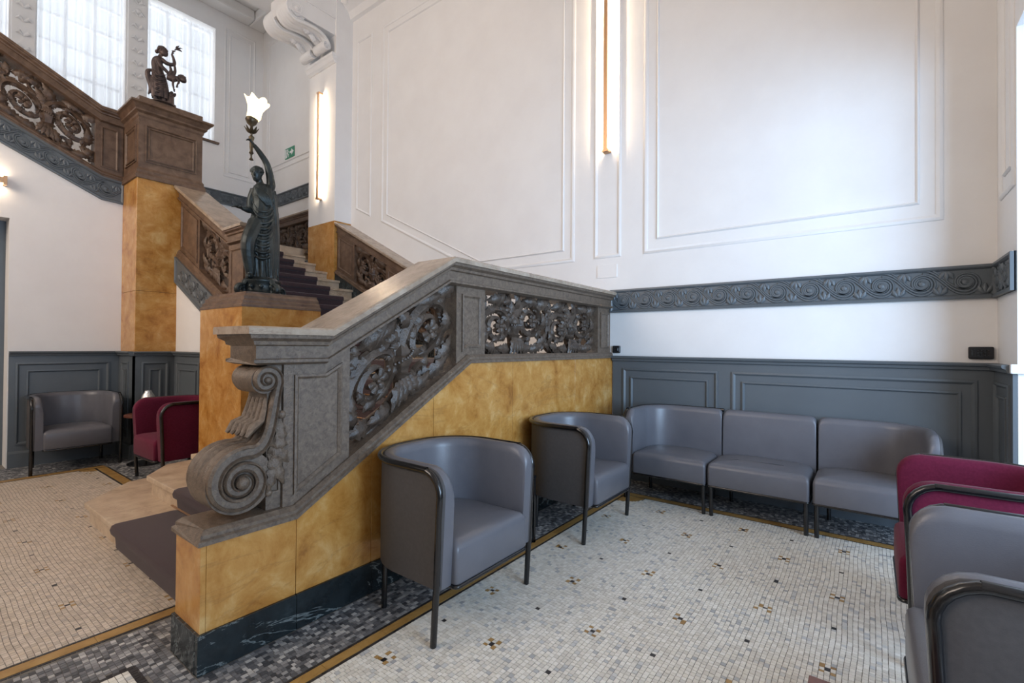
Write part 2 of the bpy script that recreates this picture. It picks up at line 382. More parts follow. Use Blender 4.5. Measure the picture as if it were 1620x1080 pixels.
def wave_unit(fn, shear=0.0, pitch=.236, hgt=.175, flip=1):
    """one running-scroll unit of the frieze, centred on 0,0 in its plane"""
    mb = MB()
    def mp(pts, h): return [fn(flip*p, q+shear*flip*p, h) for p, q in pts]
    nrm = np.array(fn(0, 0, 1.0))-np.array(fn(0, 0, 0.0))
    r0 = hgt*.46
    for off in (.004, -.016, -.034):
        th = np.linspace(0, 2*PI*1.7, 46); rr = (r0+off)*(1-th/(2*PI*1.7)*.80)
        sp = [(r*cos(PI*.5-t), r*sin(PI*.5-t)) for r, t in zip(rr, th)]
        lead = bez((-pitch*.98, -r0+off), (-pitch*.55, -r0*.95+off), (-pitch*.42, r0*.95+off), (0, r0+off), 16)[:-1]
        mb.sweep(mp([(a_, -b_) for a_, b_ in list(lead)+sp], .004), .0080, .009, nrm, 6)
    c = np.array(fn(0, 0, .008)); mb.sweep([c-nrm*.004, c+nrm*.006, c+nrm*.010], [.022, .018, .004], [.022, .018, .004], fn_side(fn), 8)
    for sx, sy, sg in ((pitch*.43, -hgt*.46, 1), (-pitch*.43, hgt*.46, -1)):
        for k in (-1, 0, 1):
            tip = (sx+k*.036, sy+sg*.066*(1-.25*abs(k)))
            mb.sweep(mp([(sx+k*.006, sy), ((sx+tip[0])/2+k*.008, (sy+tip[1])/2), tip], .008), [.010, .019, .006], [.006, .014, .005], nrm, 6)
    return mb
def fn_side(fn):
    v = np.array(fn(1, 0, 0.0))-np.array(fn(0, 0, 0.0)); return v/np.linalg.norm(v)
def frieze_band(parent, poly, fn, name='frieze_band'):
    """flat band with a raised rim, poly counter-clockwise in plane"""
    mb = MB(); mb.prism(poly, lambda p, q, h: fn(p, q, h), -.004, .012)
    fb = mb.build(name, M_['dado'], parent)
    frame_ring(MB(), poly, .032, [(0,.005), (0,.03), (.5,.032), (.8,.024), (1,.011), (1,.005)], fn).build('rim', M_['dado'], fb)
    return fb
def frieze_run(parent, x0, x1, z0, z1, fn, first, n, pitch=.236):
    fb = frieze_band(parent, rect(x0, x1, z0, z1), fn)
    base = None
    zc = (z0+z1)/2
    for i in range(n):
        xc = first+i*pitch
        f2 = lambda p, q, h, xc=xc: fn(xc+p, zc+q, h+.010)
        if base is None: base = link('scroll_relief', wave_unit(f2, 0, pitch).mesh('scroll_relief', M_['dado'], 50), fb); p0 = np.array(fn(xc, zc, 0))
        else:
            o = base.copy(); COL.objects.link(o); o.parent = fb; o.matrix_parent_inverse = base.matrix_parent_inverse.copy()
            o.location = np.array(fn(xc, zc, 0))-p0
    return fb
frieze_run(wall_back, -2.20, XR-.002, 1.709, 1.947, fnB, -2.055+.0, 12)
frieze_run(wall_back, XW+.002, -7.63, 4.05, 4.295, fnB, XW+.26, 9)

def dado(parent, a, b_, fn, panels, top=1.256, m='dado'):
    MB().prism(rect(a, b_, 0, top-.02), fn, -.002, .02).build('dado_board', M_[m], parent)
    prof = [(0, top-.055), (.028, top-.05), (.034, top-.03), (.05, top-.022), (.055, top-.008), (.05, top), (0, top)]
    MB().loft([[fn(a, q, h+.015) for h, q in prof], [fn(b_, q, h+.015) for h, q in prof]]).build('dado_rail', M_[m], parent)
    MB().loft([[fn(a, q, h) for h, q in ((0,0),(.045,0),(.045,.15),(.034,.17),(.02,.175),(0,.175))], [fn(b_, q, h) for h, q in ((0,0),(.045,0),(.045,.15),(.034,.17),(.02,.175),(0,.175))]]).build('skirting', M_[m], parent)
    for p0, p1 in panels:
        f2 = lambda p, q, h: fn(p, q, h+.019)
        mould(parent, rect(p0, p1, .24, top-.125), f2, .03, m, [(0,-.002),(0,.012),(.5,.016),(1,.003),(1,-.002)])
        d = min(.085, (p1-p0)*.28)
        mould(parent, rect(p0+d, p1-d, .24+.085, top-.125-.085), f2, .022, m, [(0,-.002),(0,.014),(.5,.016),(1,.004),(1,-.002)])
dado(wall_back, SXF+.004, XR, fnB, [(-2.05, -1.12), (-1.0, .60)])

# right wall: short return, then the deep daylight opening whose far jamb shows at the picture edge
JY = 4.10
wr = MB(); wr.box(XR, XR+.6, JY, YB+.3, -.25, 8.2); wr.box(XR, XR+.6, -4.2, -.9, -.25, 8.2); wr.box(XR, XR+.6, -.9, JY, 3.3, 8.2)
wall_right = struct(wr.build('wall_right', M_['plaster']), 'white right wall return with frieze and a bright window jamb')
dado(wall_right, -YB, -JY-.0, fnR, [(-YB+.06, -JY-.06)])
frieze_run(wall_right, -YB+.002, -JY-.004, 1.709, 1.947, fnR, -YB+.14, 2, .23)
mould(wall_right, rect(-YB+.13, -JY-.03, 2.35, TOPP), fnR, .04); mould(wall_right, rect(-YB+.24, -JY-.09, 2.48, TOPP-.1), fnR, .02)
MB().box(XR-.035, XR+.5, JY-.035, JY, 1.205, 1.262).build('jamb_cap', M_['plaster'], wall_right, bevel=.008)
win4 = struct(MB().box(XR+.42, XR+.48, -.9, JY, 0, .10).box(XR+.42, XR+.48, -.9, JY, 3.2, 3.3).box(XR+.42, XR+.48, -.9, -.8, 0, 3.3).box(XR+.42, XR+.48, JY-.07, JY, 0, 3.3).box(XR+.42, XR+.48, .72, .78, 0, 3.3).box(XR+.42, XR+.48, 2.40, 2.46, 0, 3.3).build('window_4', M_['frame_white']), 'tall side window frame')

# left wall below the upper flight
S3 = .478
def z3(y, z_at, y_at=1.562): return z_at+max(0., (y_at-y))*S3
wl = MB()
wl.prism([(-4.2, -.25), (-.9, -.25), (-.9, 2.69), (.805, 2.69), (.805, -.25), (2.455, -.25), (2.455, 3.03), (1.562, 3.08), (-4.2, 3.08+5.762*S3)], lambda p, q, h: (h, p, q), XL-.30, XL)
wall_left = struct(wl.build('wall_left', M_['plaster']), 'white plaster wall under the upper stair flight')
dado(wall_left, .815, 1.775, fnL, [(.865, 1.66)])
door_1 = struct(MB().box(XL-.28, XL-.24, -.9, .805, 0, 2.69).build('door_1', M_['dado']), 'grey door set back in the left wall')
MB().box(XL-.235, XL-.20, .62, .66, .98, 1.10).build('door_handle', M_['black'], door_1)
# white wall and dado under the second flight
fl2 = fnY(2.18)
def z2(x, z_at, x_at): return z_at+(x_at-x)*.49
w2 = MB().prism([(-6.856, -.2), (-5.021, -.2), (-5.021, 1.30), (-6.856, 2.15)], lambda p, q, h: (p, h, q), 2.18, 2.455)
wall_side = struct(w2.build('wall_flight', M_['plaster']), 'white plaster wall below the second stair flight')
dado(wall_side, -6.845, -5.03, fl2, [(-6.75, -6.05), (-5.95, -5.2)])

# stair-window wall with three curtained windows
wz0, wz1 = 5.2, 7.38
wins = [(2.70, 3.76), (1.335, 2.395), (-.02, 1.045), (-1.38, -.32)]
ww = MB(); ys = [-4.2]+[v for a, b_ in sorted(wins) for v in (a, b_)]+[YB+.3]
for i in range(0, len(ys), 2): ww.box(XW-.35, XW, ys[i], ys[i+1], 2.5, 8.2)
for a, b_ in wins: ww.box(XW-.35, XW, a, b_, 2.5, wz0); ww.box(XW-.35, XW, a, b_, wz1, 8.2)
wall_window = struct(ww.build('wall_window', M_['plaster']), 'white window wall high beside the upper landing')
frieze_run(wall_window, 2.2, YB-.03, 4.05, 4.295, fnW, 2.36, 10)
mould(wall_window, rect(3.92, 4.50, 4.60, 7.50), fnW, .035); mould(wall_window, rect(4.01, 4.41, 4.69, 7.40), fnW, .02)
mould(wall_back, rect(-9.80, -7.72, 4.77, 7.50), fnB, .035); mould(wall_back, rect(-9.70, -7.82, 4.87, 7.40), fnB, .02)
for (a, b_) in (wins[0][:1]+(wins[1][1],), wins[1][:1]+(wins[2][1],)):
    y0, y1 = min(a, b_), max(a, b_); y0, y1 = min(y0, y1), max(y0, y1)
    pil = MB().box(XW, XW+.05, y0+.02, y1-.02, 4.4, 7.9).build('pilaster', M_['plaster'], wall_window, bevel=.01)
    for k in range(14):
        zc = 4.6+k*.21; mb = MB()
        for sg in (-1, 1):
            mb.sweep([(XW+.055, (y0+y1)/2, zc), (XW+.075, (y0+y1)/2+sg*.05, zc+.05), (XW+.06, (y0+y1)/2+sg*.085, zc+.02)], [.012, .028, .008], [.008, .014, .006], (1,0,0), 6)
        if k > 10: mb.ball((XW+.065, (y0+y1)/2, zc+.08), .05, 8, (.5,1,1))
        mb.build('pilaster_ornament', M_['plaster'], pil, smooth=50)
for i, (a, b_) in enumerate(wins[:3]):
    wn = MB()
    for y in (a, a+(b_-a)/3, a+2*(b_-a)/3, b_): wn.box(XW-.27, XW-.22, y-.022, y+.022, wz0, wz1)
    for k in range(6): z = wz0+(wz1-wz0)*k/5; wn.box(XW-.268, XW-.222, a, b_, z-.02, z+.02)
    wo = struct(wn.build('window_%d' % (i+1), M_['frame_white']), 'tall white window with glazing bars behind a sheer curtain')
    MB().box(XW-.248, XW-.244, a, b_, wz0, wz1).build('pane', M_['glass'], wo)
    MB().box(XW-.2, XW+.06, a-.03, b_+.07, wz0-.035, wz0).build('window_sill', M_['wood'], wo, bevel=.004)
    n = 120; cur = MB(); rows = []
    for z, amp in ((wz1-.03, .012), (wz1-.3, .02), (6.3, .026), (wz0+.02, .032)):
        rows.append([(XW-.10+amp*sin(12*2*PI*j/n*.9+.6*sin(j*.31+i))+amp*.5*sin(7*2*PI*j/n+i), a+.01+(b_-a-.02)*j/n, z) for j in range(n+1)])
    cur.loft(rows, caps=False, ring_closed=False)
    lab = ['sheer white curtain hanging behind the upper bronze figure group', 'sheer white curtain in the middle stair window, left of the ornamented pilaster', 'sheer white curtain at the far left edge of the picture'][i]
    tag(cur.build('curtain', M_['sheer'], smooth=80), lab, 'curtain', 'sheer curtains of the stair windows')
# pier with corbel, beam, ceilings
pier = MB().box(-7.66, -6.88, 4.35, YB+.02, 3.35, 7.3).build('trim_1', M_['plaster'])
struct(pier, 'white wall pier above yellow marble, carrying a strip light')
MB().box(-7.66, -6.88, 4.35, YB, 2.0, 3.35).build('marble_cladding', M_['yellow'], pier)
beam = struct(MB().box(-7.66, -6.90, -4.2, YB, 6.62, 8.2).build('trim_2', M_['plaster']), 'white ceiling beam resting on the scrolled corbel')
ce = MB(); ce.box(-6.95, XR+.6, -4.2, YB+.1, 7.26, 7.5); ce.box(XW-.3, -7.6, -4.2, YB+.1, 7.93, 8.2)
ceiling = struct(ce.build('ceiling', M_['ceil']), 'white ceiling above the stair hall')
for (x0, x1, y0, y1) in ((XW+.001, -7.661, YB-.30, YB-.001), (XW+.001, XW+.30, -4.2, YB-.302), (-7.96, -7.661, -4.2, YB-.302)):
    MB().box(x0, x1, y0, y1, 7.74, 7.93).build('ceiling_cornice', M_['ceil'], ceiling, bevel=.03)
MB().prism(rect(XW+.6, -8.2, -2.0, 3.9), lambda p, q, h: (p, q, h), 7.90, 7.93).build('ceiling_panel', M_['ceil'], ceiling, bevel=.01)
wf = MB(); wf.box(XW-.3, -6.8, -4.5, -4.2, -.25, 8.2); wf.box(-2.8, XR+.6, -4.5, -4.2, -.25, 8.2); wf.box(-6.8, -2.8, -4.5, -4.2, -.25, 3.3); wf.box(-6.8, -2.8, -4.5, -4.2, 6.7, 8.2)  # unseen opening made to let the added front fill in
struct(wf.build('wall_front', M_['plaster']), 'white front wall behind the viewpoint')
# slabs of the upper landing and the flight above the left wall
struct(MB().box(XW, -8.0, 2.18, YB, L2-.18, L2).build('trim_3', M_['step']), 'upper stair landing slab')
struct(MB().prism([(2.3, L2-.15), (2.3, L2), (-4.2, L2+6.3*S3), (-4.2, L2+6.3*S3-.2)], lambda p, q, h: (h, p, q), XW, XL-.02).build('trim_4', M_['plaster']), 'upper stair flight seen from below')

# ================================================================== STAIRS
def spiral(c, r0, r1, a0, turns, d, n=44, pw=.85):
    th = np.linspace(0, turns*2*PI, n); r = r0+(r1-r0)*(th/th[-1])**pw
    return np.c_[c[0]+r*np.cos(a0+d*th), c[1]+r*np.sin(a0+d*th)]
def leaf_mb(mp, p, T, out, L, w, n0=.03, lift=.03, curl=.5, lobes=4, nseg=8):
    """acanthus leaf: lobed, ridged blade curling away from the stem; p, T, out are 2D in the panel"""
    u = np.linspace(0, 1, 15); p, T, out = [np.array(q, float) for q in (p, T, out)]
    P = p+np.outer(u*L, T)+np.outer(curl*L*u**2, out)
    nn = n0+lift*np.sin(u*PI*.75)
    wd = w*np.sin(PI*np.clip(u*.93+.05, 0, 1)**.75)*(1+.28*np.cos(u*lobes*2*PI))+.004
    path = [mp(a, b_, c) for (a, b_), c in zip(P, nn)]
    nrm = np.array(mp(0, 0, 1.))-np.array(mp(0, 0, 0.))
    env = w*np.sin(PI*np.clip(u*.93+.05, 0, 1)**.75)+.004
    return MB().sweep(path, wd, .32*env+.005, nrm, nseg, .16)
def scroll_motif(mp, W, H, k=1.0):
    a, h = W/2, H/2; nrm = np.array(mp(0, 0, 1.))-np.array(mp(0, 0, 0.))
    R = min(.48*a, .72*h); XS_ = min(1.22, max(1., .50*a/R)); main = MB(); leaves = []; rose = []
    def stem(P, w0, w1, dz=0.0):
        n = len(P); ww = np.linspace(w0, w1, n)
        main.sweep([mp(x, y, dz) for x, y in P], ww, ww*1.35, nrm, 10, .10)
    def dress(P, cc, n, L, w, sgn):
        idx = np.linspace(4, len(P)*.62, n).astype(int)
        for j, i in enumerate(idx):
            T = P[i+1]-P[i]; T = T/np.linalg.norm(T); o = P[i]-np.array(cc); o = o/(np.linalg.norm(o)+1e-9)
            leaves.append(leaf_mb(mp, P[i], T, o*(-.7 if j % 2 else 1), L*(1-.4*j/n), w*(1-.35*j/n), .012, .028, .32, 5))
    # right-hand large scroll
    c = (.50*a, .16*h); S = spiral(c, R, .026*k, math.radians(150), 1.9, -1); S[:, 0] = c[0]+(S[:, 0]-c[0])*XS_
    P = np.vstack([bez((.0, -.05*h), (-.02*a, .45*h), (c[0]-R*1.2*XS_, c[1]-R*.1), S[0], 12)[:-1], S]); stem(P, .032*k, .014*k, .012); dress(P, c, 11, .12*k, .030*k, 1)
    rc = [c]
    # left-hand large scroll
    c = (-.50*a, -.08*h); S = spiral(c, R*.98, .026*k, math.radians(215), 1.85, -1); S[:, 0] = c[0]+(S[:, 0]-c[0])*XS_
    P = np.vstack([bez((.02*a, -.72*h), (-.35*a, -1.12*h), (-.92*a, -.95*h), S[0], 14)[:-1], S]); stem(P, .032*k, .014*k, .012); dress(P, c, 12, .12*k, .030*k, 1)
    rc.append(c)
    # small scrolls
    for c, r, a0, d, st in (((-.26*a, .62*h), .20*h+.02, -30, 1, (-.03*a, .05*h)), ((.34*a, -.62*h), .18*h+.02, 200, 1, (.03*a, -.30*h)), ((-.92*a, .62*h), .13*h+.01, -60, 1, (-.80*a, .25*h)), ((.93*a, -.55*h), .13*h+.01, 120, -1, (.85*a, -.15*h))):
        S = spiral(c, r, .012*k, math.radians(a0), 1.5, d, 26)
        P = np.vstack([bez(st, ((st[0]*2+S[0][0])/3, st[1]), S[0]-(S[1]-S[0])*4, S[0], 8)[:-1], S]); stem(P, .019*k, .011*k, .02); dress(P, c, 4, .085*k, .024*k, 1)
    for c in rc:
        rs_ = MB()
        for j in range(6):
            t = j*PI/3; rr = np.array((.004, .026, .046, .052))*k; hh = (.045*k, .062*k, .058*k, .040*k)
            rs_.sweep([mp(c[0]+r*cos(t), c[1]+r*sin(t), g) for r, g in zip(rr, hh)], np.array((.006, .016, .018, .006))*k, np.array((.006, .009, .008, .004))*k, nrm, 6)
        rs_.ball(mp(c[0], c[1], .060*k), .014*k, 8); rose.append(rs_)
    # trailing leaves along the foot and head
    for (x, y, tx, ty, ox, oy, L, w_) in ((-.15*a,-.84*h,-1,-.05,0,.25,.17,.030), (-.55*a,-.84*h,-1,.05,0,.4,.15,.030), (-.85*a,-.70*h,-.5,1,.3,0,.12,.028), (.06*a,-.88*h,1,.05,0,.3,.15,.026), (.45*a,-.86*h,1,.10,0,.35,.15,.028), (.72*a,-.80*h,.6,1,.4,0,.13,.026), (.88*a,-.2*h,.1,1,-.4,0,.14,.028), (-.10*a,.86*h,-1,-.1,0,-.4,.13,.026), (.30*a,.86*h,1,.05,0,-.3,.15,.026), (-.72*a,.72*h,1,.3,0,.3,.12,.026), (.70*a,.78*h,1,.1,0,.4,.14,.035), (.1*a,.5*h,-.3,1,-.6,0,.13,.03), (-.55*a,.55*h,.4,1,.5,0,.12,.03)):
        T = np.array((tx, ty))/math.hypot(tx, ty); leaves.append(leaf_mb(mp, (x, y), T, (ox, oy), L*k, w_*k, .02, .05, .5, 5))
    # candelabrum stem
    cand = MB(); ys = [-.95,-.85,-.62,-.45,-.36,-.33,-.20,-.08,-.02,.02,.10,.30]; rs = [.016,.040,.030,.034,.055,.040,.046,.060,.060,.046,.050,.028]
    yy = np.array(ys)*h; cand.sweep([mp(0, y, .015) for y in yy], np.array(rs)*k, np.array(rs)*k*1.1, nrm, 12, .06)
    for j in range(9): cand.ball(mp((j-4)*.0135*k, -.02*h, .075*k-.0016*(j-4)**2*k), .009*k, 6)
    for j in range(-2, 3): leaves.append(leaf_mb(mp, (j*.018*k, -.45*h), (j*.12, -1), (j*.3, 0), .11*k, .022*k, .05*k, .015, .3, 3))
    return main, cand, rose, leaves
def interp(path):
    xs = [p[0] for p in path]; zs = [p[1] for p in path]
    if xs[0] > xs[-1]: xs, zs = xs[::-1], zs[::-1]
    return lambda s: float(np.interp(s, xs, zs))
def strip_poly(a, b_, lo, hi, kinks):
    ks = [a]+sorted(k for k in kinks if a < k < b_)+[b_]
    return [(s, lo(s)) for s in ks]+[(s, hi(s)) for s in ks[::-1]]
def balustrade(root, mp, base, rail, posts, opens, ms, md, base_h=.058, rail_h=.175, n0=-.105, n1=.105, cap=True, fine=False, sides=1, rn=.185):
    lo_, hi_ = interp(base), interp(rail)
    lo = lambda s: lo_(s)+base_h*.9; hi = lambda s: hi_(s)-rail_h*.97
    kinks = [p[0] for p in base]+[p[0] for p in rail]
    bp = [(.150,0), (.150,.018), (.138,.026), (.138,.040), (.118,.058), (-.118,.058), (-.138,.040), (-.138,.026), (-.150,.018), (-.150,0)]
    if n1 < .09: bp = [(n, t) for n, t in bp if n > 0]+[(-.02,.058), (-.02,0)]
    MB().loft([[mp(s+((.150-abs(n)) if fine and i == 0 else 0), t+q*base_h/.058, n) for n, q in bp] for i, (s, t) in enumerate(base)]).build('base_moulding', M_[ms], root)
    half = [(.94,-.034), (.92,-.052), (.80,-.066), (.78,-.082), (.70,-.088), (.70,-.145), (.78,-.150), (.78,-.164), (.62,-.175)]
    full = [(n*rn, q) for n, q in half]+([(-n*rn, q) for n, q in half[::-1]] if n1 >= .09 else [(-.02,-.175), (-.02,-.034)])
    MB().loft([[mp(s+((rn-abs(n)) if fine and i == 0 else 0), t+q*rail_h/.175, n) for n, q in full] for i, (s, t) in enumerate(rail)]).build('rail_moulding', M_[ms], root)
    cp = [(rn,-.035), (rn,-.008), (rn*.95,0)]; cp = cp+([(-n, q) for n, q in cp[::-1]] if n1 >= .09 else [(-.02,0), (-.02,-.035)])
    MB().loft([[mp(s, t+q, n) for n, q in cp] for s, t in rail]).build('rail_cap', M_['cap' if cap else ms], root)
    for a, b_ in posts:
        poly = strip_poly(a, b_, lo, hi, kinks)
        po = MB().prism(poly, mp, n0, n1).build('post', M_[ms], root)
        if b_-a > .12 and n1 > 0:
            d = min(.05, (b_-a)*.2); lo2 = lambda s: lo(s)+.055; hi2 = lambda s: hi(s)-.055
            pl = strip_poly(a+d, b_-d, lo2, hi2, kinks)
            frame_ring(MB(), pl, .022, [(0,-.004), (0,.012), (.5,.014), (1,.004), (1,-.004)], lambda p, q, g: mp(p, q, n1+g)).build('panel_frame', M_[ms], po)
    for a, b_, nm in opens:
        H = (hi(.5*(a+b_))-lo(.5*(a+b_)))
        W = (b_-a)/nm
        for j in range(nm):
            s0 = a+(j+.5)*W; sl = (lo(s0+.2*W)-lo(s0-.2*W))/(.4*W); tc = .5*(lo(s0)+hi(s0))
            mp2 = lambda x, y, n, s0=s0, tc=tc, sl=sl: mp(s0+x, tc+y+sl*x, n+(0 if n1 >= .09 else n1*.3))
            main, cand, rose, leaves = scroll_motif(mp2, W*.98, H*.98, min(1.25, 1.22*H/.50))
            sp = main.build('scroll_panel', M_[md], root, smooth=60)
            cand.build('candelabrum_stem', M_[md], sp, smooth=50)
            for rs_ in rose: rs_.build('rosette', M_[md], sp, smooth=60)
            if fine:
                for l in leaves: l.build('acanthus_leaf', M_[md], sp, smooth=60)
            else:
                al = MB()
                for l in leaves: al.add(l.v, l.f)
                al.build('acanthus_foliage', M_[md], sp, smooth=60)
    return lo, hi
# ---- marble-clad wall below the front balustrade
XC1 = -2.312
mp1 = lambda s, t, n: (XC1+n, s, t)
base1 = [(.775, .525), (1.19, .525), (2.41, 1.232), (YB, 1.232)]
wallT = thing('marble_stair_wall', 'yellow marble clad wall with dark green plinth under the front balustrade', 'wall', (XC1, .8, 0))
b1 = interp(base1)
MB().prism([(.80, 0)]+[(s, t-.004) for s, t in [(.80,.525)]+base1[1:]]+[(YB, 0)], mp1, -.10, .10).build('wall_core', M_['grout'], wallT)
joints = [.8105, 1.195, 1.62, 2.078, 2.9, 3.86, YB]
for j0, j1 in zip(joints[:-1], joints[1:]):
    poly = [(j0+.0012, .165)]+[(j1-.0012, .165)]+[(s, b1(s)) for s in [j1-.0012]+[k for k in (2.41, 1.19) if j0 < k < j1]+[j0+.0012]]
    MB().prism(poly, mp1, .10, .132).build('marble_slab', M_['yellow'], wallT, bevel=.001, seg=1)
    MB().box(SXF-.03, SXF, j0-.032 if j0 < .82 else j0+.001, j1-.001, 0, .165).build('plinth_slab', M_['green'], wallT, bevel=.0015, seg=1)
MB().prism([(-.132, .165), (.1325, .165), (.1325, .525), (-.132, .525)], lambda p, q, h: (XC1+p, h, q), .789, .8105).build('marble_slab', M_['yellow'], wallT, bevel=.001, seg=1)
MB().box(SXB, SXF-.03, .777, .80, 0, .165).build('plinth_slab', M_['green'], wallT, bevel=.0015, seg=1)
MB().prism([(.80, 0), (.80, .525), (1.19, .525), (2.41, 1.23), (YB, 1.23), (YB, 0)], mp1, -.135, -.10).build('inner_facing', M_['yellow'], wallT)
# ---- front balustrade with its scrolled newel
B1 = thing('front_balustrade', 'grey-brown carved stone balustrade with large scrolled newel, nearest the viewer', 'balustrade', (XC1, .8, .53))
rail1 = [(.945, 1.43), (1.352, 1.43), (2.215, 1.925), (YB, 1.925)]
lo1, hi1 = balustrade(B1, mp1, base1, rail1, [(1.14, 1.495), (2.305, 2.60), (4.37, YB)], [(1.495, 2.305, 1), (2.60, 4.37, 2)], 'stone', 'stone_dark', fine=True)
MB().prism(strip_poly(1.072, 1.14, lambda s: .575, hi1, []), mp1, -.085, .085).build('newel_block', M_['stone'], B1)
frame_ring(MB(), rect(1.085, 1.132, .66, 1.20), .008, [(0,-.004), (0,.012), (1,.012), (1,-.004)], lambda p, q, g: mp1(p, q, .085+g)).build('panel_frame', M_['stone'], B1)
def s_scroll(mp, cu, ru, cl, rl, n0, n1, matl, root, lead=None, wu=.040, wl_=.062, exit_a=-15, entry_a=80, name='volute'):
    """S-shaped console: small volute cu/ru unrolling into the large volute cl/rl; a band lofted through its full thickness"""
    e, f = math.radians(exit_a), math.radians(entry_a)
    U = spiral(cu, ru-wu/2, .010, e, 1.9, 1, 44, .8)[::-1]
    Lw = spiral(cl, rl-wl_/2, .016, f, 2.15, 1, 64, .8)
    tu = np.array((sin(e), -cos(e))); tl = np.array((-sin(f), cos(f))); d = np.linalg.norm(U[-1]-Lw[0])
    mid = bez(U[-1], U[-1]+tu*d*.42, Lw[0]-tl*d*.34, Lw[0], 22)[1:-1]
    P = np.vstack([U, mid, Lw]); m = len(P)
    T = np.gradient(P, axis=0); T /= np.linalg.norm(T, axis=1)[:, None]; Nn = np.c_[-T[:, 1], T[:, 0]]
    wd = np.concatenate([np.linspace(.012, wu/2, len(U)), np.linspace(wu/2, wl_/2, len(mid)), np.linspace(wl_/2, .012, len(Lw))])
    lv = np.linspace(n0, n1, 13); mb = MB(); dep = [0,.0,-.010,.0,0,-.012,.002,-.012,0,0,-.010,0,0]
    # cross-section loop around the band at every path point: outer face fluted across the thickness, rims on both sides
    rings = []
    for i in range(m):
        ring = []
        for n_, dd in zip(lv, dep): ring.append(mp(*(P[i]+Nn[i]*(wd[i]+dd*min(1, wd[i]/.02))), n_))
        for q, g in ((.62, .010), (.45, -.004), (-.45, -.004), (-.62, .010)): ring.append(mp(*(P[i]+Nn[i]*wd[i]*q), n1+g))
        for n_, dd in zip(lv[::-1], dep): ring.append(mp(*(P[i]-Nn[i]*(wd[i]+dd*min(1, wd[i]/.02))), n_))
        for q, g in ((-.62, .010), (-.45, -.004), (.45, -.004), (.62, .010)): ring.append(mp(*(P[i]+Nn[i]*wd[i]*q), n0-g))
        rings.append(ring)
    mb.loft(rings); vo = mb.build(name, matl, root, smooth=40)
    for c, r in ((cu, ru*.8), (cl, rl*.86)):
        wb = MB(); wb.prism([(c[0]+r*cos(t), c[1]+r*sin(t)) for t in np.linspace(0, 2*PI, 28, endpoint=False)], mp, n0+.022, n1-.022)
        wb.build('volute_web', matl, vo, smooth=40)
    for c, r in ((cu, .016), (cl, .030)):
        for sg, nn in ((1, n1), (-1, n0)): MB().ball(mp(c[0], c[1], nn), r, 10).build('volute_eye', matl, vo, smooth=60)
    return vo
VU, VL = (1.058, 1.186), (.955, .742)
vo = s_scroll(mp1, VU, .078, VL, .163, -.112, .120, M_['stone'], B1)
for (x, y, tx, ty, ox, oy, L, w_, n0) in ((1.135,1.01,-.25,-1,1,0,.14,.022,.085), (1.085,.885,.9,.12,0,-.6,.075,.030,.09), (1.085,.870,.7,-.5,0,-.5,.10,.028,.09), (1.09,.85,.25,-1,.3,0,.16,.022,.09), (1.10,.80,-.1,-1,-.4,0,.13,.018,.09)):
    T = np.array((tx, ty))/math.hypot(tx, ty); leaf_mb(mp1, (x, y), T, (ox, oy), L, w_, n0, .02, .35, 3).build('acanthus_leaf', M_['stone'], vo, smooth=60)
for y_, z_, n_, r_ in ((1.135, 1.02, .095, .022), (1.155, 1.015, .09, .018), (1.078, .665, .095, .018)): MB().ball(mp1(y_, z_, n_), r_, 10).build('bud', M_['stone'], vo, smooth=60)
for k in range(-2, 3):     # leaf draped down the hollow of the scroll, seen beyond the near edge
    n_ = k*.038
    P = [(1.070, 1.10, 0), (1.062, 1.05, 0), (1.048, 1.00, 0), (1.018, .962, 0), (.975, .935, 0)]
    MB().sweep([mp1(a-.012*(i == 3), b_+(.012 if i == 3 else 0), n_+.01*k*i*.3) for i, (a, b_, c) in enumerate(P)], [.012, .018, .020, .024, .010], [.008, .012, .014, .020, .008], (0, -.7, .7), 8, .1).build('acanthus_leaf', M_['stone'], vo, smooth=60)

# ---- first flight
flight = thing('stair_flight', 'lower flight of beige marble steps with splayed bottom treads', 'stairs', (-3.3, 1.8, 0))
def slab_poly(mb, poly, z0, z1, bev=0): return mb.prism(poly, lambda p, q, h: (p, q, h), z0, z1)
R1 = .149
def step(poly, zt, root, body=True):
    fr = [(p, q+.028) for p, q in poly]
    s_ = slab_poly(MB(), poly, zt-.038, zt).build('step_tread', M_['step'], root, bevel=.008)
    return s_
ys1 = [0, .925, 1.272]+[1.272+.257*k for k in range(1, 7)]
xr = SXB
outl = {1: [(xr, .925), (-4.72, .925), (-5.15, 1.30), (-5.20, 1.62), (-5.2, 1.79), (xr, 1.79)], 2: [(xr, 1.272), (-4.59, 1.272), (-4.90, 1.50), (-4.95, 1.79), (xr, 1.79)]}
for k in range(1, 8):
    poly = outl.get(k) or [(xr, ys1[k]), (-4.17 if ys1[k] > 1.6 else -4.45, ys1[k]), (-4.17 if ys1[k] > 1.6 else -4.45, max(1.785, ys1[k]+.3)), (xr, max(1.785, ys1[k]+.3))]
    st = slab_poly(MB(), poly, R1*k-.040, R1*k).build('step', M_['step'], flight, bevel=.009)
    cx, cy = np.mean([p[0] for p in poly]), np.max([p[1] for p in poly])
    rp = [(xr, poly[0][1]+.028)]+[(p+(.03 if p < -4.3 else 0), max(q, poly[0][1]+.028)) for p, q in poly[1:-1]]+[poly[-1]]
    slab_poly(MB(), rp, 0 if k < 3 else R1*(k-1)-.02, R1*k-.040).build('riser', M_['step'], st)
MB().box(-4.66, xr, ys1[8], YB-.002, L1-.16, L1).build('landing', M_['step'], flight, bevel=.006)
MB().box(-4.15, xr, ys1[8]+.03, YB-.002, 0, L1-.16).build('landing_body', M_['yellow'], flight)
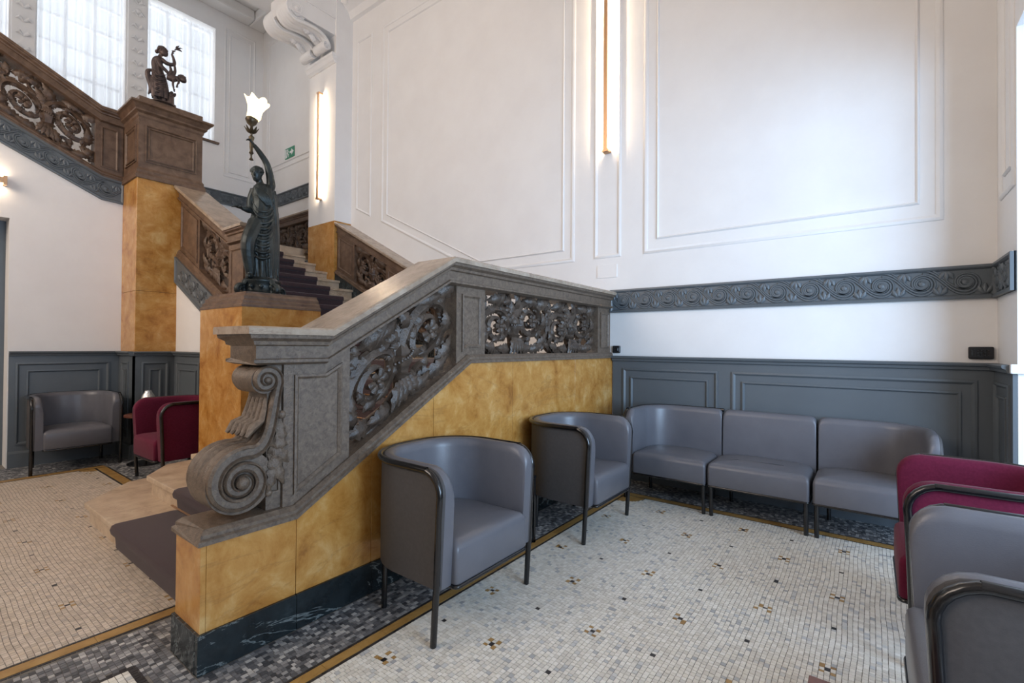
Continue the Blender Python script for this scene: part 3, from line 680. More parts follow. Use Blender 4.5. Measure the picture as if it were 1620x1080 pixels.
def runner(profile, w0, w1, fn, th=.012):
    """carpet ribbon folded over a stepped (run, z) profile"""
    P = np.array(profile, float); T = np.gradient(P, axis=0); T /= np.linalg.norm(T, axis=1)[:, None]
    out_ = np.array([(p[0]-th*t[1], p[1]+th*t[0]) for p, t in zip(P, T)])
    rings = []
    for p, o in zip(P, out_): rings.append([fn(p[0], p[1], w0), fn(o[0], o[1], w0), fn(o[0], o[1], w1), fn(p[0], p[1], w1)])
    return MB().loft(rings)
prof = []
for k in range(1, 8):
    y, z = ys1[k], R1*k; yn = ys1[k+1]
    prof += [(y+.026, z-R1+.004), (y+.020, z-.060), (y-.004, z-.040), (y-.008, z-.020), (y-.002, z-.003), (y+.014, z+.002), (yn-.01, z+.002)]
prof += [(ys1[8]+.026, L1-R1+.004), (ys1[8]-.006, L1-.03), (ys1[8]+.01, L1+.002), (ys1[8]+.4, L1+.002), (4.0, L1+.002)]
rc = tag(runner(prof, -3.965, -2.66, lambda s, z, w_: (w_, s, z)).build('stair_carpet', M_['carpet'], smooth=40), 'plum carpet runner on the lower flight, beside the scrolled newel', 'carpet', 'stair carpet runners')
for k in range(2, 8):
    tag(MB().sweep([(-4.07, ys1[k]+.012, R1*(k-1)+.020), (-2.60, ys1[k]+.012, R1*(k-1)+.020)], .007, .007, (0,0,1), 8).build('carpet_rod', M_['brass'], smooth=40), 'thin brass carpet rod across the lower flight, %s riser from the floor' % ('second','third','fourth','fifth','sixth','seventh')[k-2], 'carpet rod', 'carpet rods of the lower flight')

# ---- statue pedestal at the turn
PX0, PX1, PY0, PY1 = -5.02, -4.165, 1.79, 2.50
ped = thing('marble_pedestal', 'yellow marble pedestal with moulded brown cap, carrying the torch statue', 'pedestal', ((PX0+PX1)/2, (PY0+PY1)/2, 0))
MB().box(PX0+.02, PX1-.02, PY0+.02, PY1, 0, 1.66).build('core', M_['grout'], ped)
MB().box(PX0, PX1-.001, PY0, PY0+.022, 0, 1.665).build('marble_slab', M_['yellow'], ped, bevel=.001, seg=1)
MB().box(PX1-.022, PX1, PY0+.001, PY1, 0, 1.665).build('marble_slab', M_['yellow'], ped, bevel=.001, seg=1)
MB().box(PX0, PX0+.022, PY0+.022, PY1, 0, 1.665).build('marble_slab', M_['yellow'], ped)
capr = [(0.004,1.665), (.004,1.685), (-.012,1.70), (-.012,1.72), (-.03,1.735), (-.03,1.76), (-.055,1.785), (-.055,1.80)]
MB().loft([[(PX0-d, PY0-d, z), (PX1+d, PY0-d, z), (PX1+d, PY1+d*.2, z), (PX0-d, PY1+d*.2, z)] for d, z in capr]).build('cap', M_['wood'], ped)
# ---- second flight
flight2 = thing('stair_flight', 'upper flight of marble steps climbing behind the torch statue', 'stairs', (-6, 3.4, L1))
R2, G2 = .168, .343
X2 = [None]+[-6.375-G2*(k-6) for k in range(1, 12)]
for k in range(1, 12):
    xe = X2[k]-G2-.03 if k < 11 else X2[k]-.3
    st = MB().box(xe, X2[k], 2.46, 4.36, L1+R2*k-.038, L1+R2*k).build('step', M_['step'], flight2, bevel=.008)
    MB().box(xe, X2[k]-.025, 2.46, 4.355, L1+R2*(k-1)-.03, L1+R2*k-.038).build('riser', M_['step'], st)
prof = []
for k in range(1, 12):
    y, z = -X2[k], L1+R2*k
    prof += [(y+.023, z-R2+.004), (y+.018, z-.055), (y-.005, z-.038), (y-.008, z-.02), (y-.001, z-.002), (y+.014, z+.002), (y+G2-.01, z+.002)]
tag(runner(prof, 2.86, 3.965, lambda s, z, w_: (-s, w_, z)).build('stair_carpet', M_['carpet'], smooth=40), 'dark plum carpet runner climbing the upper flight behind the torch statue', 'carpet', 'stair carpet runners')
# near-side balustrade of the second flight
SL = .49
YC2 = 2.32
mpn = lambda s, t, n: (-s, YC2-n, t)
B2 = thing('inner_balustrade', 'brown carved balustrade between the torch statue and the tall marble pier', 'balustrade', (-6, YC2, 1.9))
zs_b = lambda x: 1.740+SL*(-6.1-x)        # underside of the grey string
sx0, sx1 = 5.03, 6.857
strg = [(sx0, zs_b(-sx0)), (sx1, zs_b(-sx1)), (sx1, zs_b(-sx1)+.315), (sx0, zs_b(-sx0)+.315)]
so = frieze_band(B2, strg, lambda p, q, h: (-p, 2.18-h, q), 'string_frieze')
MB().prism(strg, lambda p, q, h: (-p, h, q), 2.185, 2.46).build('string_body', M_['dado'], B2)
f0 = lambda p, q, h: (-p, 2.18-h-.010, q)
for i in range(7):
    s_ = 5.2+i*.236
    wave_unit(lambda p, q, h, s_=s_: f0(s_+p, zs_b(-s_)+.158+q+SL*p, h)).build('scroll_relief', M_['dado'], so, smooth=50)
base2 = [(sx0, zs_b(-sx0)+.315), (sx1, zs_b(-sx1)+.315)]
rail2 = [(5.03, 2.575), (5.44, 2.575), (sx1, 2.575+(sx1-5.44)*.52)]
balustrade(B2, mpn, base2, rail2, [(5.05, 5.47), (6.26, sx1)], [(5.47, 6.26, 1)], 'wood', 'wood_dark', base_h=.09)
s_scroll(lambda p, q, n: mpn(p, q, n), (4.98, 2.28), .075, (4.90, 1.90), .13, -.10, .10, M_['wood_dark'], B2)
# wall-side balustrade of the second flight
YC3 = 4.50
mpf = lambda s, t, n: (-s, YC3-n, t)
B3 = thing('flight_balustrade', 'dark carved balustrade against the white wall beside the upper flight', 'balustrade', (-5.8, YC3, 2))
base3 = [(4.3, 1.26), (6.865, 2.50)]; rail3 = [(4.3, 2.02), (6.865, 3.325)]
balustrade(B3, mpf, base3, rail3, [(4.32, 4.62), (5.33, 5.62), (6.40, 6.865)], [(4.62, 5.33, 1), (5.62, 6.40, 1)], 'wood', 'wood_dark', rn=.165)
MB().prism([(4.3, 1.0), (6.865, 2.2), (6.865, 2.505), (4.3, 1.265)], lambda p, q, h: (-p, h, q), 4.36, 4.62).build('skirting', M_['green'], B3)
# blind balustrade on the upper landing
mpb = lambda s, t, n: (-s, YB-.03-n, t)
B4 = thing('landing_balustrade', 'dark carved balustrade on the upper landing behind the statue, left of the marble pier', 'balustrade', (-8.8, YB-.1, 3))
balustrade(B4, mpb, [(7.66, 2.95), (9.99, 2.95)], [(7.66, 3.715), (9.99, 3.715)], [(7.66, 7.78), (9.0, 9.18)], [(7.78, 9.0, 2), (9.18, 9.95, 1)], 'wood', 'wood_dark', n0=-.03, n1=.06)
MB().box(-9.99, -7.66, YB-.09, YB-.01, L2-.2, 2.96).build('skirting', M_['green'], B4)

# ---- tall pier and its panelled box
PILX0, PILX1, PLY0, PLY1 = XL-.02, -6.857, 1.77, 2.46
pil = thing('marble_pier', 'tall yellow marble pier topped by a panelled brown box, left of the torch statue', 'pier', (-7.1, 2.1, 0))
MB().box(PILX0, PILX1-.02, PLY0+.02, PLY1, 0, 3.32).build('core', M_['grout'], pil)
for z0, z1 in ((1.20, 1.968), (1.971, 3.31)):
    MB().box(PILX0, PILX1-.001, PLY0, PLY0+.022, z0, z1).build('marble_slab', M_['yellow'], pil, bevel=.001, seg=1)
    MB().box(PILX1-.022, PILX1, PLY0+.001, PLY1+.04, z0, z1).build('marble_slab', M_['yellow'], pil, bevel=.001, seg=1)
dado(pil, PILX0+.02, PILX1+.02, fnY(PLY0), [(PILX0+.16, PILX1-.13)])
dado(pil, PLY0-.02, 2.18, fnX(PILX1), [(PLY0+.06, 2.10)])
bx = [(.02,3.30), (.02,3.34), (.005,3.37), (.005,3.40), (-.012,3.43), (-.012,4.02), (0,4.04), (0,4.07), (.03,4.09), (.03,4.11), (.06,4.15), (.085,4.165), (.085,4.185), (.0,4.19), (-.012,4.195), (-.012,4.275)]
box_ = MB().loft([[(PILX0-.2-d, PLY0-d, z), (PILX1+d, PLY0-d, z), (PILX1+d, PLY1+d, z), (PILX0-.2-d, PLY1+d, z)] for d, z in bx]).build('panelled_box', M_['wood'], pil)
for ins_ in (.075, .105):
    frame_ring(MB(), rect(PLY0+ins_, PLY1-ins_, 3.43+ins_, 4.02-ins_), .018, [(0,-.004), (0,.012), (.5,.014), (1,.004), (1,-.004)], fnX(PILX1-.012)).build('panel_frame', M_['wood'], box_)
    frame_ring(MB(), rect(PILX0+.0+ins_, PILX1-ins_, 3.43+ins_, 4.02-ins_), .018, [(0,-.004), (0,.012), (.5,.014), (1,.004), (1,-.004)], fnY(PLY0+.012)).build('panel_frame', M_['wood'], box_)
# ---- upper balustrade over the left wall
XC4 = XL-.14
mpu = lambda s, t, n: (XC4+n, s, t)
B5 = thing('upper_balustrade', 'brown openwork scroll balustrade rising to the upper left before the windows', 'balustrade', (XC4, 1, 3.3))
sb = lambda y: z3(y, 3.078)
YE = -1.6
strg = [(YE, sb(YE)), (1.562, sb(1.562)), (1.775, 3.066), (1.775, 3.335), (1.562, 3.36), (YE, sb(YE)+.285)]
so = frieze_band(B5, strg, fnL, 'string_frieze')
for i in range(13):
    y_ = 1.60-i*.236
    if y_ < -1.3: break
    wave_unit(lambda p, q, h, y_=y_: (XL+h+.010, y_-p, sb(y_)+.142+q+S3*p*(1 if y_ < 1.5 else .5))).build('scroll_relief', M_['dado'], so, smooth=50)
base5 = [(YE, sb(YE)+.285), (1.562, 3.36), (1.775, 3.335)]
rail5 = [(YE, 4.205+(1.55-YE)*.52), (1.55, 4.205), (1.775, 4.195)]
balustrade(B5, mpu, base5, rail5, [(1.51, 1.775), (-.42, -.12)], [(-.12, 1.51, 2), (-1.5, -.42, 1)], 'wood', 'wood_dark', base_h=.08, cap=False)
# ---- scrolled corbel under the beam
corb = thing('corbel', 'white double scroll corbel under the ceiling beam, above the strip-lit pier', 'corbel', (-7.27, 4.2, 5.95))
MB().loft([[(-7.67+d, 4.36, z), (-6.87-d, 4.36, z), (-6.87-d, 4.30-e, z), (-7.67+d, 4.30-e, z)] for d, e, z in ((.02,-.03,5.90), (0,0,5.93), (0,.02,5.98), (-.01,.035,6.0), (-.01,.035,6.04))]).build('corbel_base', M_['plaster'], corb)
for x0, x1 in ((-7.22, -6.92), (-7.62, -7.32)):
    mpc = lambda p, q, n, x0=x0, x1=x1: (.5*(x0+x1)+n, 8.4-p, q)      # p runs towards the room
    s_scroll(lambda p, q, n: mpc(p, q, n), (8.4-4.20, 6.13), .085, (8.4-3.70, 6.43), .19, -.15, .15, M_['plaster'], corb, exit_a=150, entry_a=-95)
    MB().box(x0+.02, x1-.02, 3.78, 4.36, 6.42, 6.64).build('corbel_body', M_['plaster'], corb, bevel=.01)
    for (x, y, tx, ty, L, w_) in ((4.30, 6.20, .8, .3, .16, .05), (4.42, 6.25, .8, .6, .16, .05), (4.62, 6.30, .9, .6, .16, .05)):
        leaf_mb(lambda p, q, n: mpc(p, q, n), (x, y), (tx, ty), (0, -.5), L, w_, .0, .02, .4).build('acanthus_leaf', M_['plaster'], corb, smooth=60)
MB().box(-7.40, -6.915, 3.55, 4.36, 6.36, 6.63).build('corbel_side', M_['plaster'], corb, bevel=.008)

# ================================================================== FURNITURE (local: faces +x, width along y)
def plan(front, back, ya, yb, r, arm_a, arm_b, n=9):
    """centre line of the upholstered shell, from side a (y=ya) to side b (y=yb)"""
    P = []
    if arm_a:
        P += [(front-(front-(back+r))*i/9, ya) for i in range(10)]
        P += [(back+r-r*sin(t), ya+r-r*cos(t)) for t in np.linspace(0, PI/2, n)[1:]]
    else: P += [(back, ya)]
    e = yb-r if arm_b else yb; s = P[-1][1]
    P += [(back, s+(e-s)*i/6) for i in range(1, 7)]
    if arm_b:
        P += [(back+r-r*cos(t), yb-r+r*sin(t)) for t in np.linspace(0, PI/2, n)[1:]]
        P += [(back+r+(front-(back+r))*i/9, yb) for i in range(1, 10)]
    return np.array(P)
def shell_tops(P, top, rc, arm_a, arm_b):
    d = np.r_[0, np.cumsum(np.linalg.norm(np.diff(P, axis=0), axis=1))]; L = d[-1]; z = np.full(len(P), top)
    for i in range(len(P)):
        for fl, dd in ((arm_a, d[i]), (arm_b, L-d[i])):
            q = rc if fl else .045
            if dd < q: z[i] = min(z[i], top-q+math.sqrt(max(0, q*q-(q-dd)**2)))
    return z
def refine(P, rc, arm_a, arm_b):
    """extra points close to the arm fronts so that the corner rounds smoothly"""
    P = list(map(tuple, P))
    def ext(a, b_): return [(a[0]+(b_[0]-a[0])*t, a[1]+(b_[1]-a[1])*t) for t in (.02, .08, .2, .4, .65)]
    if arm_a: P = [P[0]]+ext(P[0], P[3])+P[3:]
    else: P = [P[0]]+ext(P[0], P[1])[:4]+P[1:]
    if arm_b: P = P[:-3]+ext(P[-1], P[-4])[::-1]+[P[-1]]
    else: P = P[:-1]+ext(P[-1], P[-2])[:4][::-1]+[P[-1]]
    return np.array(P)
def seat_unit(name, label, cat, width, arm_a, arm_b, m_in, m_out, group, depth=.64, top=.795, seat_h=.445, r=.25, back=None):
    root = thing(name, label, cat, (0, 0, 0), group)
    hw = width/2; th = .075; bk = -depth/2+.045
    ya = -hw+(.048 if arm_a else .006); yb = hw-(.048 if arm_b else .006)
    fr = depth/2-.03
    P = refine(plan(fr, bk, ya, yb, r, arm_a, arm_b), .11, arm_a, arm_b)
    z = shell_tops(P, top, .11, arm_a, arm_b)
    T = np.gradient(P, axis=0); T /= np.linalg.norm(T, axis=1)[:, None]; Nn = np.c_[-T[:, 1], T[:, 0]]
    inside = np.array([0.05, 0.0]); sg = np.sign(((P-inside)*Nn).sum(1)); sg[sg == 0] = 1; Nn = Nn*sg[:, None]   # outward
    h = th/2
    def lean(p, zz): return (p[0]+(.026*(zz-.25)/.5 if p[0] > .1 else .02*(zz-.25)/.5*(p[0]+.3)), p[1], zz)
    def ring(i, prof):
        return [lean(P[i]+Nn[i]*o, zz if zz < 1 else z[i]-(zz-1)) for o, zz in prof]
    pad = [(h*.6,.25), (-h,.25), (-h*1.05,.40), (-h*.95,1.05), (-h*.75,1.018), (-h*.3,1.002), (h*.2,1.0), (h*.6,1.006)]
    MB().loft([ring(i, pad) for i in range(len(P))]).build('inner_padding', M_[m_in], root, smooth=50)
    if arm_a or arm_b or True:
        op = [(h*.62,.25), (h*1.05,.25), (h*1.1,.5), (h*1.02,1.03), (h*.8,1.008), (h*.62,1.006)]
        MB().loft([ring(i, op) for i in range(len(P))]).build('outer_panel', M_[m_out], root, smooth=50)
    # lacquered tube round the outer rim, running down the arm fronts
    path = []
    def side(i, s_):
        x, y = P[i]; yo = y+Nn[i][1]*(h+.008)
        pts = [(fr-.008, yo, .25), (fr-.002, yo, .45), (fr+.006, yo, .64)]
        for t in np.linspace(0, PI/2, 7): pts.append((fr-.101+.11*cos(t), yo, top-.125+.11*sin(t)))
        return pts
    if arm_a: path += side(0, 1)
    lo_i = 6 if arm_a else 0; hi_i = len(P)-6 if arm_b else len(P)
    for i in range(lo_i, hi_i):
        if (arm_a or arm_b): path.append(lean(P[i]+Nn[i]*(h+.008), top-.015))
    if arm_b: path += side(len(P)-1, 1)[::-1]
    if path:
        path = np.array(path); rd = .0155
        nv = np.zeros_like(path); 
        MB().sweep(path, rd, rd, (0.001, 0.002, 1) if False else tube_nrm(path), 10).build('rim_tube', M_['black'], root, smooth=60)
    # seat
    ia = -hw+(.086 if arm_a else .008); ib = hw-(.086 if arm_b else .008); sf = depth/2+.005; sb_ = bk+.02
    def outline(d, f):
        pts = []
        def corner(cx, cy, rr, a0): return [(cx+rr*cos(a0+t), cy+rr*sin(a0+t)) for t in np.linspace(0, PI/2, 6)]
        rb = min(r*.7, (ib-ia)/2-d-.004)
        pts += corner(sf-d*f-.02, ib-d-.02, .02, 0) if not arm_b else corner(sf-d*f-.02, ib-d-.02, .02, 0)
        pts += corner(sb_+d+rb, ib-d-rb, rb, PI/2); pts += corner(sb_+d+rb, ia+d+rb, rb, PI); pts += corner(sf-d*f-.02, ia+d+.02, .02, 1.5*PI)
        return pts
    rings = []
    for d, f, zz in ((.006, 1, .252), (0, 0, .262), (0, -.0, .40), (.004, 1.2, .422), (.014, 1.4, .438), (.045, 1.2, .449), (.11, 1, .456), (.19, 1, .461)):
        rings.append([(x, y, zz+(seat_h-.445)-.022*max(0, (.1-x))*(1 if zz > .41 else 0)) for x, y in outline(d, f)])
    MB().loft(rings).build('seat', M_[m_in], root, smooth=55)
    sr = MB(); ol = outline(.004, 1); sr.sweep([(x, y, .244) for x, y in ol+ol[:1]], .010, .010, (0,0,1), 8); sr.build('seat_rail', M_['black'], root, smooth=60)
    for i, sy in ((0, -1), (-1, 1)):
        arm = arm_a if sy < 0 else arm_b
        yo = (P[i][1]+Nn[i][1]*(h+.008)) if arm else sy*(hw-.03)
        fx = fr-.008 if arm else depth/2-.025
        lg = MB().sweep([(fx-.018, yo, 0), (fx-.017, yo, .004), (fx-.002, yo, .25)], [.015, .0155, .0155], [.015, .0155, .0155], (1,0,0), 10); lg.build('leg', M_['black'], root, smooth=60)
        MB().sweep([(-.175 if arm else -.22, sy*(hw-.075), 0), (-.17 if arm else -.215, sy*(hw-.075), .25)], .0145, .0145, (1,0,0), 10).build('leg', M_['black'], root, smooth=60)
    return root
def tube_nrm(path):
    """smoothly varying normals for a tube that turns in several planes"""
    T = np.gradient(path, axis=0); T /= np.linalg.norm(T, axis=1)[:, None]
    n = np.array([0, 1., 0]); out_ = []
    for t in T:
        n = n-t*(n@t); n /= np.linalg.norm(n); out_.append(n.copy())
    return np.array(out_)
ARM = 'grey leather tub armchairs with black tube frames'
chair = seat_unit('tub_armchair', 'grey leather tub armchair nearest the marble stair wall plinth', 'armchair', .725, True, True, 'leather', 'leather_out', ARM)
chair.location = (-1.827, 1.86, 0)
def put(src, loc, rz, label, group=None):
    c = copy_tree(src); c.location = loc; c.rotation_euler = (0, 0, rz); c['label'] = label
    if group: c['group'] = group
    return c
put(chair, (-1.827, 3.255, 0), 0, 'grey leather tub armchair beside the left end of the three-part sofa', ARM)
put(chair, (-7.045, 1.272, 0), 0, 'grey leather tub armchair by the dado below the upper stair flight', ARM)
put(chair, (.425, 1.955, 0), PI, 'grey leather tub armchair cut by the right picture edge, in front', ARM)
bch = seat_unit('tub_armchair', 'burgundy wool tub armchair at the right edge, before the sofa end', 'armchair', .725, True, True, 'burg', 'burg', 'burgundy wool tub armchairs')
bch.location = (.425, 2.985, 0); bch.rotation_euler = (0, 0, PI)
put(bch, (-5.60, 1.845, 0), -PI/2+math.radians(1.5), 'burgundy wool tub armchair between the silver lamp and the marble pedestal', 'burgundy wool tub armchairs')
SG = 'modules of the grey leather sofa'
for lab, x, aa, ab in (('left sofa module in grey leather with rounded arm, beside the armchair', -1.405, True, False), ('middle sofa module in grey leather without arms', -.695, False, False), ('right sofa module in grey leather with rounded arm, near the wall corner', .02, False, True)):
    s_ = seat_unit('sofa_module', lab, 'sofa', .711, aa, ab, 'leather', 'leather_out', SG, depth=.60, top=.80, seat_h=.43)
    s_.location = (x, 4.285, 0); s_.rotation_euler = (0, 0, -PI/2)
# ---- small tables
def frame_table(name, label, x0, x1, y0, y1, h, topm):
    t = thing(name, label, 'side table', ((x0+x1)/2, (y0+y1)/2, 0))
    MB().box(x0, x1, y0, y1, h-.022, h).build('tabletop', M_[topm], t, bevel=.003)
    for x in (x0+.012, x1-.012):
        for y in (y0+.012, y1-.012): MB().box(x-.009, x+.009, y-.009, y+.009, 0, h-.022).build('leg', M_['black'], t, bevel=.002)
    fb = MB()
    for y in (y0+.012, y1-.012): fb.box(x0+.003, x1-.003, y-.008, y+.008, .002, .018)
    fb.build('foot_bar', M_['black'], t)
    return t
frame_table('side_table', 'small black frame side table between the two grey armchairs at the stair wall', -2.12, -1.84, 2.37, 2.73, .46, 'black')
frame_table('side_table', 'red-brown side table corner at the bottom edge of the picture', -.135, .25, 1.16, 1.55, .45, 'topwood')
rt_ = thing('round_table', 'small round red-brown side table against the dark dado, holding the silver lamp', 'side table', (-6.53, 1.80, 0))
MB().lathe([(.19, .53), (.20, .535), (.20, .555), (.185, .56), (.001, .56)][::1], (-6.53, 1.80, 0), 28).build('tabletop', M_['topwood'], rt_, smooth=40)
MB().lathe([(.016, .01), (.016, .53)], (-6.53, 1.80, 0), 12).build('leg', M_['black'], rt_, smooth=60)
MB().lathe([(.17, 0), (.17, .010), (.02, .016)], (-6.53, 1.80, 0), 28).build('base', M_['black'], rt_, smooth=40)
tl = thing('table_lamp', 'small silver cone-shaped table lamp behind the burgundy armchair', 'lamp', (-6.51, 1.81, .56))
MB().lathe([(.055, .56), (.055, .57), (.012, .58), (.012, .69)], (-6.51, 1.81, 0), 16).build('base', M_['silver'], tl, smooth=40)
MB().lathe([(.098, .655), (.092, .67), (.06, .765), (.034, .81), (.034, .822), (.001, .824)], (-6.51, 1.81, 0), 20).build('lamp_shade', M_['silver'], tl, smooth=50)

# ================================================================== LAMPS
def strip_lamp(label, p0, p1, nrm, off, power, wdt=.022):
    """brass bar held off the wall, LED row on its back washing the wall"""
    p0, p1, nrm = Vector(p0), Vector(p1), Vector(nrm); ax = (p1-p0).normalized(); L = (p1-p0).length; sd = ax.cross(nrm)
    t = thing('strip_lamp', label, 'wall lamp', tuple(p0))
    def bar(a, b_, hw, n0, n1):
        vs = []
        for q in (p0+ax*a, p0+ax*b_):
            for s_, n_ in ((-hw, n0), (hw, n0), (hw, n1), (-hw, n1)): vs.append(q+sd*s_+nrm*n_)
        return MB().add(vs, [(0,1,2,3), (7,6,5,4), (0,4,5,1), (1,5,6,2), (2,6,7,3), (3,7,4,0)])
    bar(0, L, wdt/2, off, off+.022).build('bar', M_['brass'], t, bevel=.002)
    for a in (.0, L-.03): bar(a, a+.03, wdt*.8, .0005, off+.026).build('bracket', M_['brass'], t, bevel=.002)
    bar(.035, L-.035, wdt*.42, off-.006, off-.001).build('led_strip', M_['led'], t)
    d = bpy.data.lights.new('strip_light', 'AREA'); d.shape = 'RECTANGLE'; d.size = wdt*.8; d.size_y = L-.07; d.energy = power; d.color = (1.0, .80, .58)
    lo = bpy.data.objects.new('strip_light', d); COL.objects.link(lo); lo.parent = t
    m3 = Matrix((sd, ax, nrm)).transposed()        # local -z points at the wall
    if m3.determinant() < 0: m3 = Matrix((-sd, ax, nrm)).transposed()
    lo.location = ax*L/2+nrm*(off-.008); lo.rotation_euler = m3.to_euler()
    return t
strip_lamp('long vertical brass strip lamp on the pilaster between the big wall panels', (-2.243, YB, 3.415), (-2.243, YB, 5.55), (0,-1,0), .055, 48, .045)
strip_lamp('vertical brass strip lamp on the pier right of the torch statue', (-7.28, 4.35, 3.745), (-7.28, 4.35, 5.52), (0,-1,0), .055, 42, .04)
strip_lamp('horizontal brass strip lamp above the door at the left edge', (XL, -.85, 3.07), (XL, .775, 3.07), (1,0,0), .055, 30, .06)

# ================================================================== BRONZES
def fuse(mb, name, m, parent, vox, smooth_it=2):
    me = mb.mesh(name+'_raw'); o = bpy.data.objects.new('tmp', me); COL.objects.link(o)
    r = o.modifiers.new('r', 'REMESH'); r.mode = 'VOXEL'; r.voxel_size = vox
    s_ = o.modifiers.new('s', 'SMOOTH'); s_.iterations = smooth_it; s_.factor = .5
    dg = bpy.context.evaluated_depsgraph_get(); me2 = bpy.data.meshes.new_from_object(o.evaluated_get(dg))
    bpy.data.objects.remove(o); bpy.data.meshes.remove(me)
    me2.name = name; me2.materials.clear(); me2.materials.append(m); me2.shade_smooth()
    ob = bpy.data.objects.new(name, me2); COL.objects.link(ob); ob.parent = parent; return ob
def limb(mb, pts, rad, n=10):
    P = catmull(pts, 5); k = np.linspace(0, len(rad)-1, len(P)); rr = np.interp(k, range(len(rad)), rad)
    mb.sweep(P, rr, rr, tube_nrm(P), n)
def hand(mb, wrist, d, up_, s=1.0, curl=.5, thumb_side=1):
    """palm, four bent fingers of unequal length and a thumb"""
    wrist, d, up_ = Vector(wrist), Vector(d).normalized(), Vector(up_).normalized(); sd = d.cross(up_)
    c = wrist+d*.035*s
    mb.sweep([wrist-d*.01*s, wrist+d*.01*s, c, wrist+d*.06*s], [.016*s, .022*s, .027*s, .026*s], [.013*s, .013*s, .013*s, .011*s], tuple(up_), 8)
    for j, L in enumerate((.050, .058, .054, .042)):
        b0 = wrist+d*.055*s+sd*(j-1.5)*.0135*s; L *= s
        p1 = b0+(d*cos(curl)-up_*sin(curl))*L*.45; p2 = p1+(d*cos(curl*2.1)-up_*sin(curl*2.1))*L*.35; p3 = p2+(d*cos(curl*3)-up_*sin(curl*3))*L*.25
        mb.sweep([b0, p1, p2, p3], [.0075*s, .007*s, .006*s, .004*s], [.0075*s, .007*s, .006*s, .004*s], tuple(sd), 6)
    b0 = wrist+d*.02*s-sd*.022*s*thumb_side
    mb.sweep([b0, b0+(d*.6-sd*.7*thumb_side-up_*.2)*.03*s, b0+(d*.9-sd*.4*thumb_side-up_*.5)*.055*s], [.009*s, .008*s, .005*s], [.009*s, .008*s, .005*s], tuple(up_), 6)
def head(mb, c, s, face, hair=True):
    """face = unit direction the face looks along; neck is built by the caller"""
    c = Vector(c); f = Vector(face).normalized(); z = Vector((0,0,1)); z = (z-f*z.dot(f)).normalized(); x = f.cross(z)
    def P(a, b_, c_): return c+x*a*s+f*b_*s+z*c_*s
    rings = []
    for zz, rx, ry, off in ((-.120,.018,.020,.030), (-.110,.038,.044,.026), (-.085,.055,.068,.015), (-.05,.066,.080,.005), (-.01,.072,.088,0), (.03,.074,.092,-.004), (.07,.068,.086,-.008), (.10,.048,.062,-.010), (.115,.018,.024,-.010)):
        rings.append([P(rx*cos(t), ry*sin(t)+off, zz) for t in np.linspace(0, 2*PI, 14, endpoint=False)])
    mb.loft(rings)
    mb.sweep([P(0,.085,.02), P(0,.104,-.022), P(0,.086,-.036)], [.008*s, .015*s, .012*s], [.008*s, .012*s, .006*s], tuple(f), 6)     # nose
    for sg in (-1, 1):
        mb.ball(P(sg*.028,.076,.012), .013*s, 8); mb.ball(P(sg*.073,0,-.01), .018*s, 8)       # eyes, ears
        mb.sweep([P(sg*.008,.088,.030), P(sg*.03,.088,.036), P(sg*.052,.070,.026)], .007*s, .007*s, tuple(f), 6)    # brow
    mb.sweep([P(-.026,.078,-.062), P(0,.090,-.060), P(.026,.078,-.062)], [.005*s, .009*s, .005*s], .007*s, tuple(f), 6)                # lips
    if hair:
        for j in range(9):
            t = PI*(j/8.)
            mb.sweep([P(.070*cos(t), .052-.02*sin(t), .03+.055*sin(t)), P(.084*cos(t), -.02, .03+.075*sin(t)), P(.045*cos(t), -.095, .01+.02*sin(t))], [.014*s, .021*s, .014*s], .016*s, tuple(z), 6)
        mb.ball(P(0,-.115,.02), .042*s, 10)
def robe(mb, rings, nf=11, amp=.05, n=44, ph=0.0, tw=1.2):
    """draped body: rings = (z, cx, cy, rx, ry); folds deepen towards the hem"""
    R_ = []; z0, z1 = rings[0][0], rings[-1][0]
    P = catmull([np.array(r) for r in rings], 5)
    for z, cx, cy, rx, ry in P:
        u = 1-(z-z0)/(z1-z0); a = amp*(.25+1.1*u)
        R_.append([(cx+rx*cos(t)*(1+a*sin(nf*t+tw*u*2+ph)+.5*a*sin(2.3*nf*t+1+u*3)), cy+ry*sin(t)*(1+a*sin(nf*t+tw*u*2+ph)+.5*a*sin(2.3*nf*t+1+u*3)), z) for t in np.linspace(0, 2*PI, n, endpoint=False)])
    mb.loft(R_)
def swag(mb, pts, r, n=7): P = catmull(pts, 6); u = np.linspace(0, 1, len(P)); mb.sweep(P, r*np.sin(PI*(u*.9+.05))+.002, r*.8*np.sin(PI*(u*.9+.05))+.002, tube_nrm(P), n)
SX, SY, SZ = -4.585, 2.13, 1.80
st = thing('torch_statue', 'dark bronze robed woman raising a lit torch, on the marble pedestal', 'statue', (SX, SY, SZ)); st.rotation_euler = (0, 0, math.radians(65))
# local: +x = picture right, -y = towards the viewer, z from the cap
k = MB()
robe(k, [(.165,.012,0,.128,.115), (.28,.004,-.005,.124,.112), (.42,-.004,-.015,.126,.118), (.52,-.004,-.012,.124,.112), (.66,.012,0,.112,.096), (.78,.018,0,.094,.080), (.88,.016,0,.080,.070), (.96,.012,-.004,.086,.074), (1.02,.012,0,.080,.062), (1.06,.006,0,.045,.042)], 9, .075)
limb(k, [(-.03,-.06,.68), (-.10,-.13,.46), (-.075,-.075,.20)], [.075,.062,.045])            # bent leg pressing through the robe
limb(k, [(-.075,-.075,.20), (-.085,-.115,.172), (-.095,-.15,.168)], [.03,.026,.014])            # foot
for i in range(9):                                                                             # catenary folds over the hip and thigh
    z = .82-.055*i
    swag(k, [(-.075,-.075,z+.05), (-.02,-.108-.004*i,z-.035), (.06,-.10-.003*i,z-.03), (.115,-.04,z+.07)], .011)
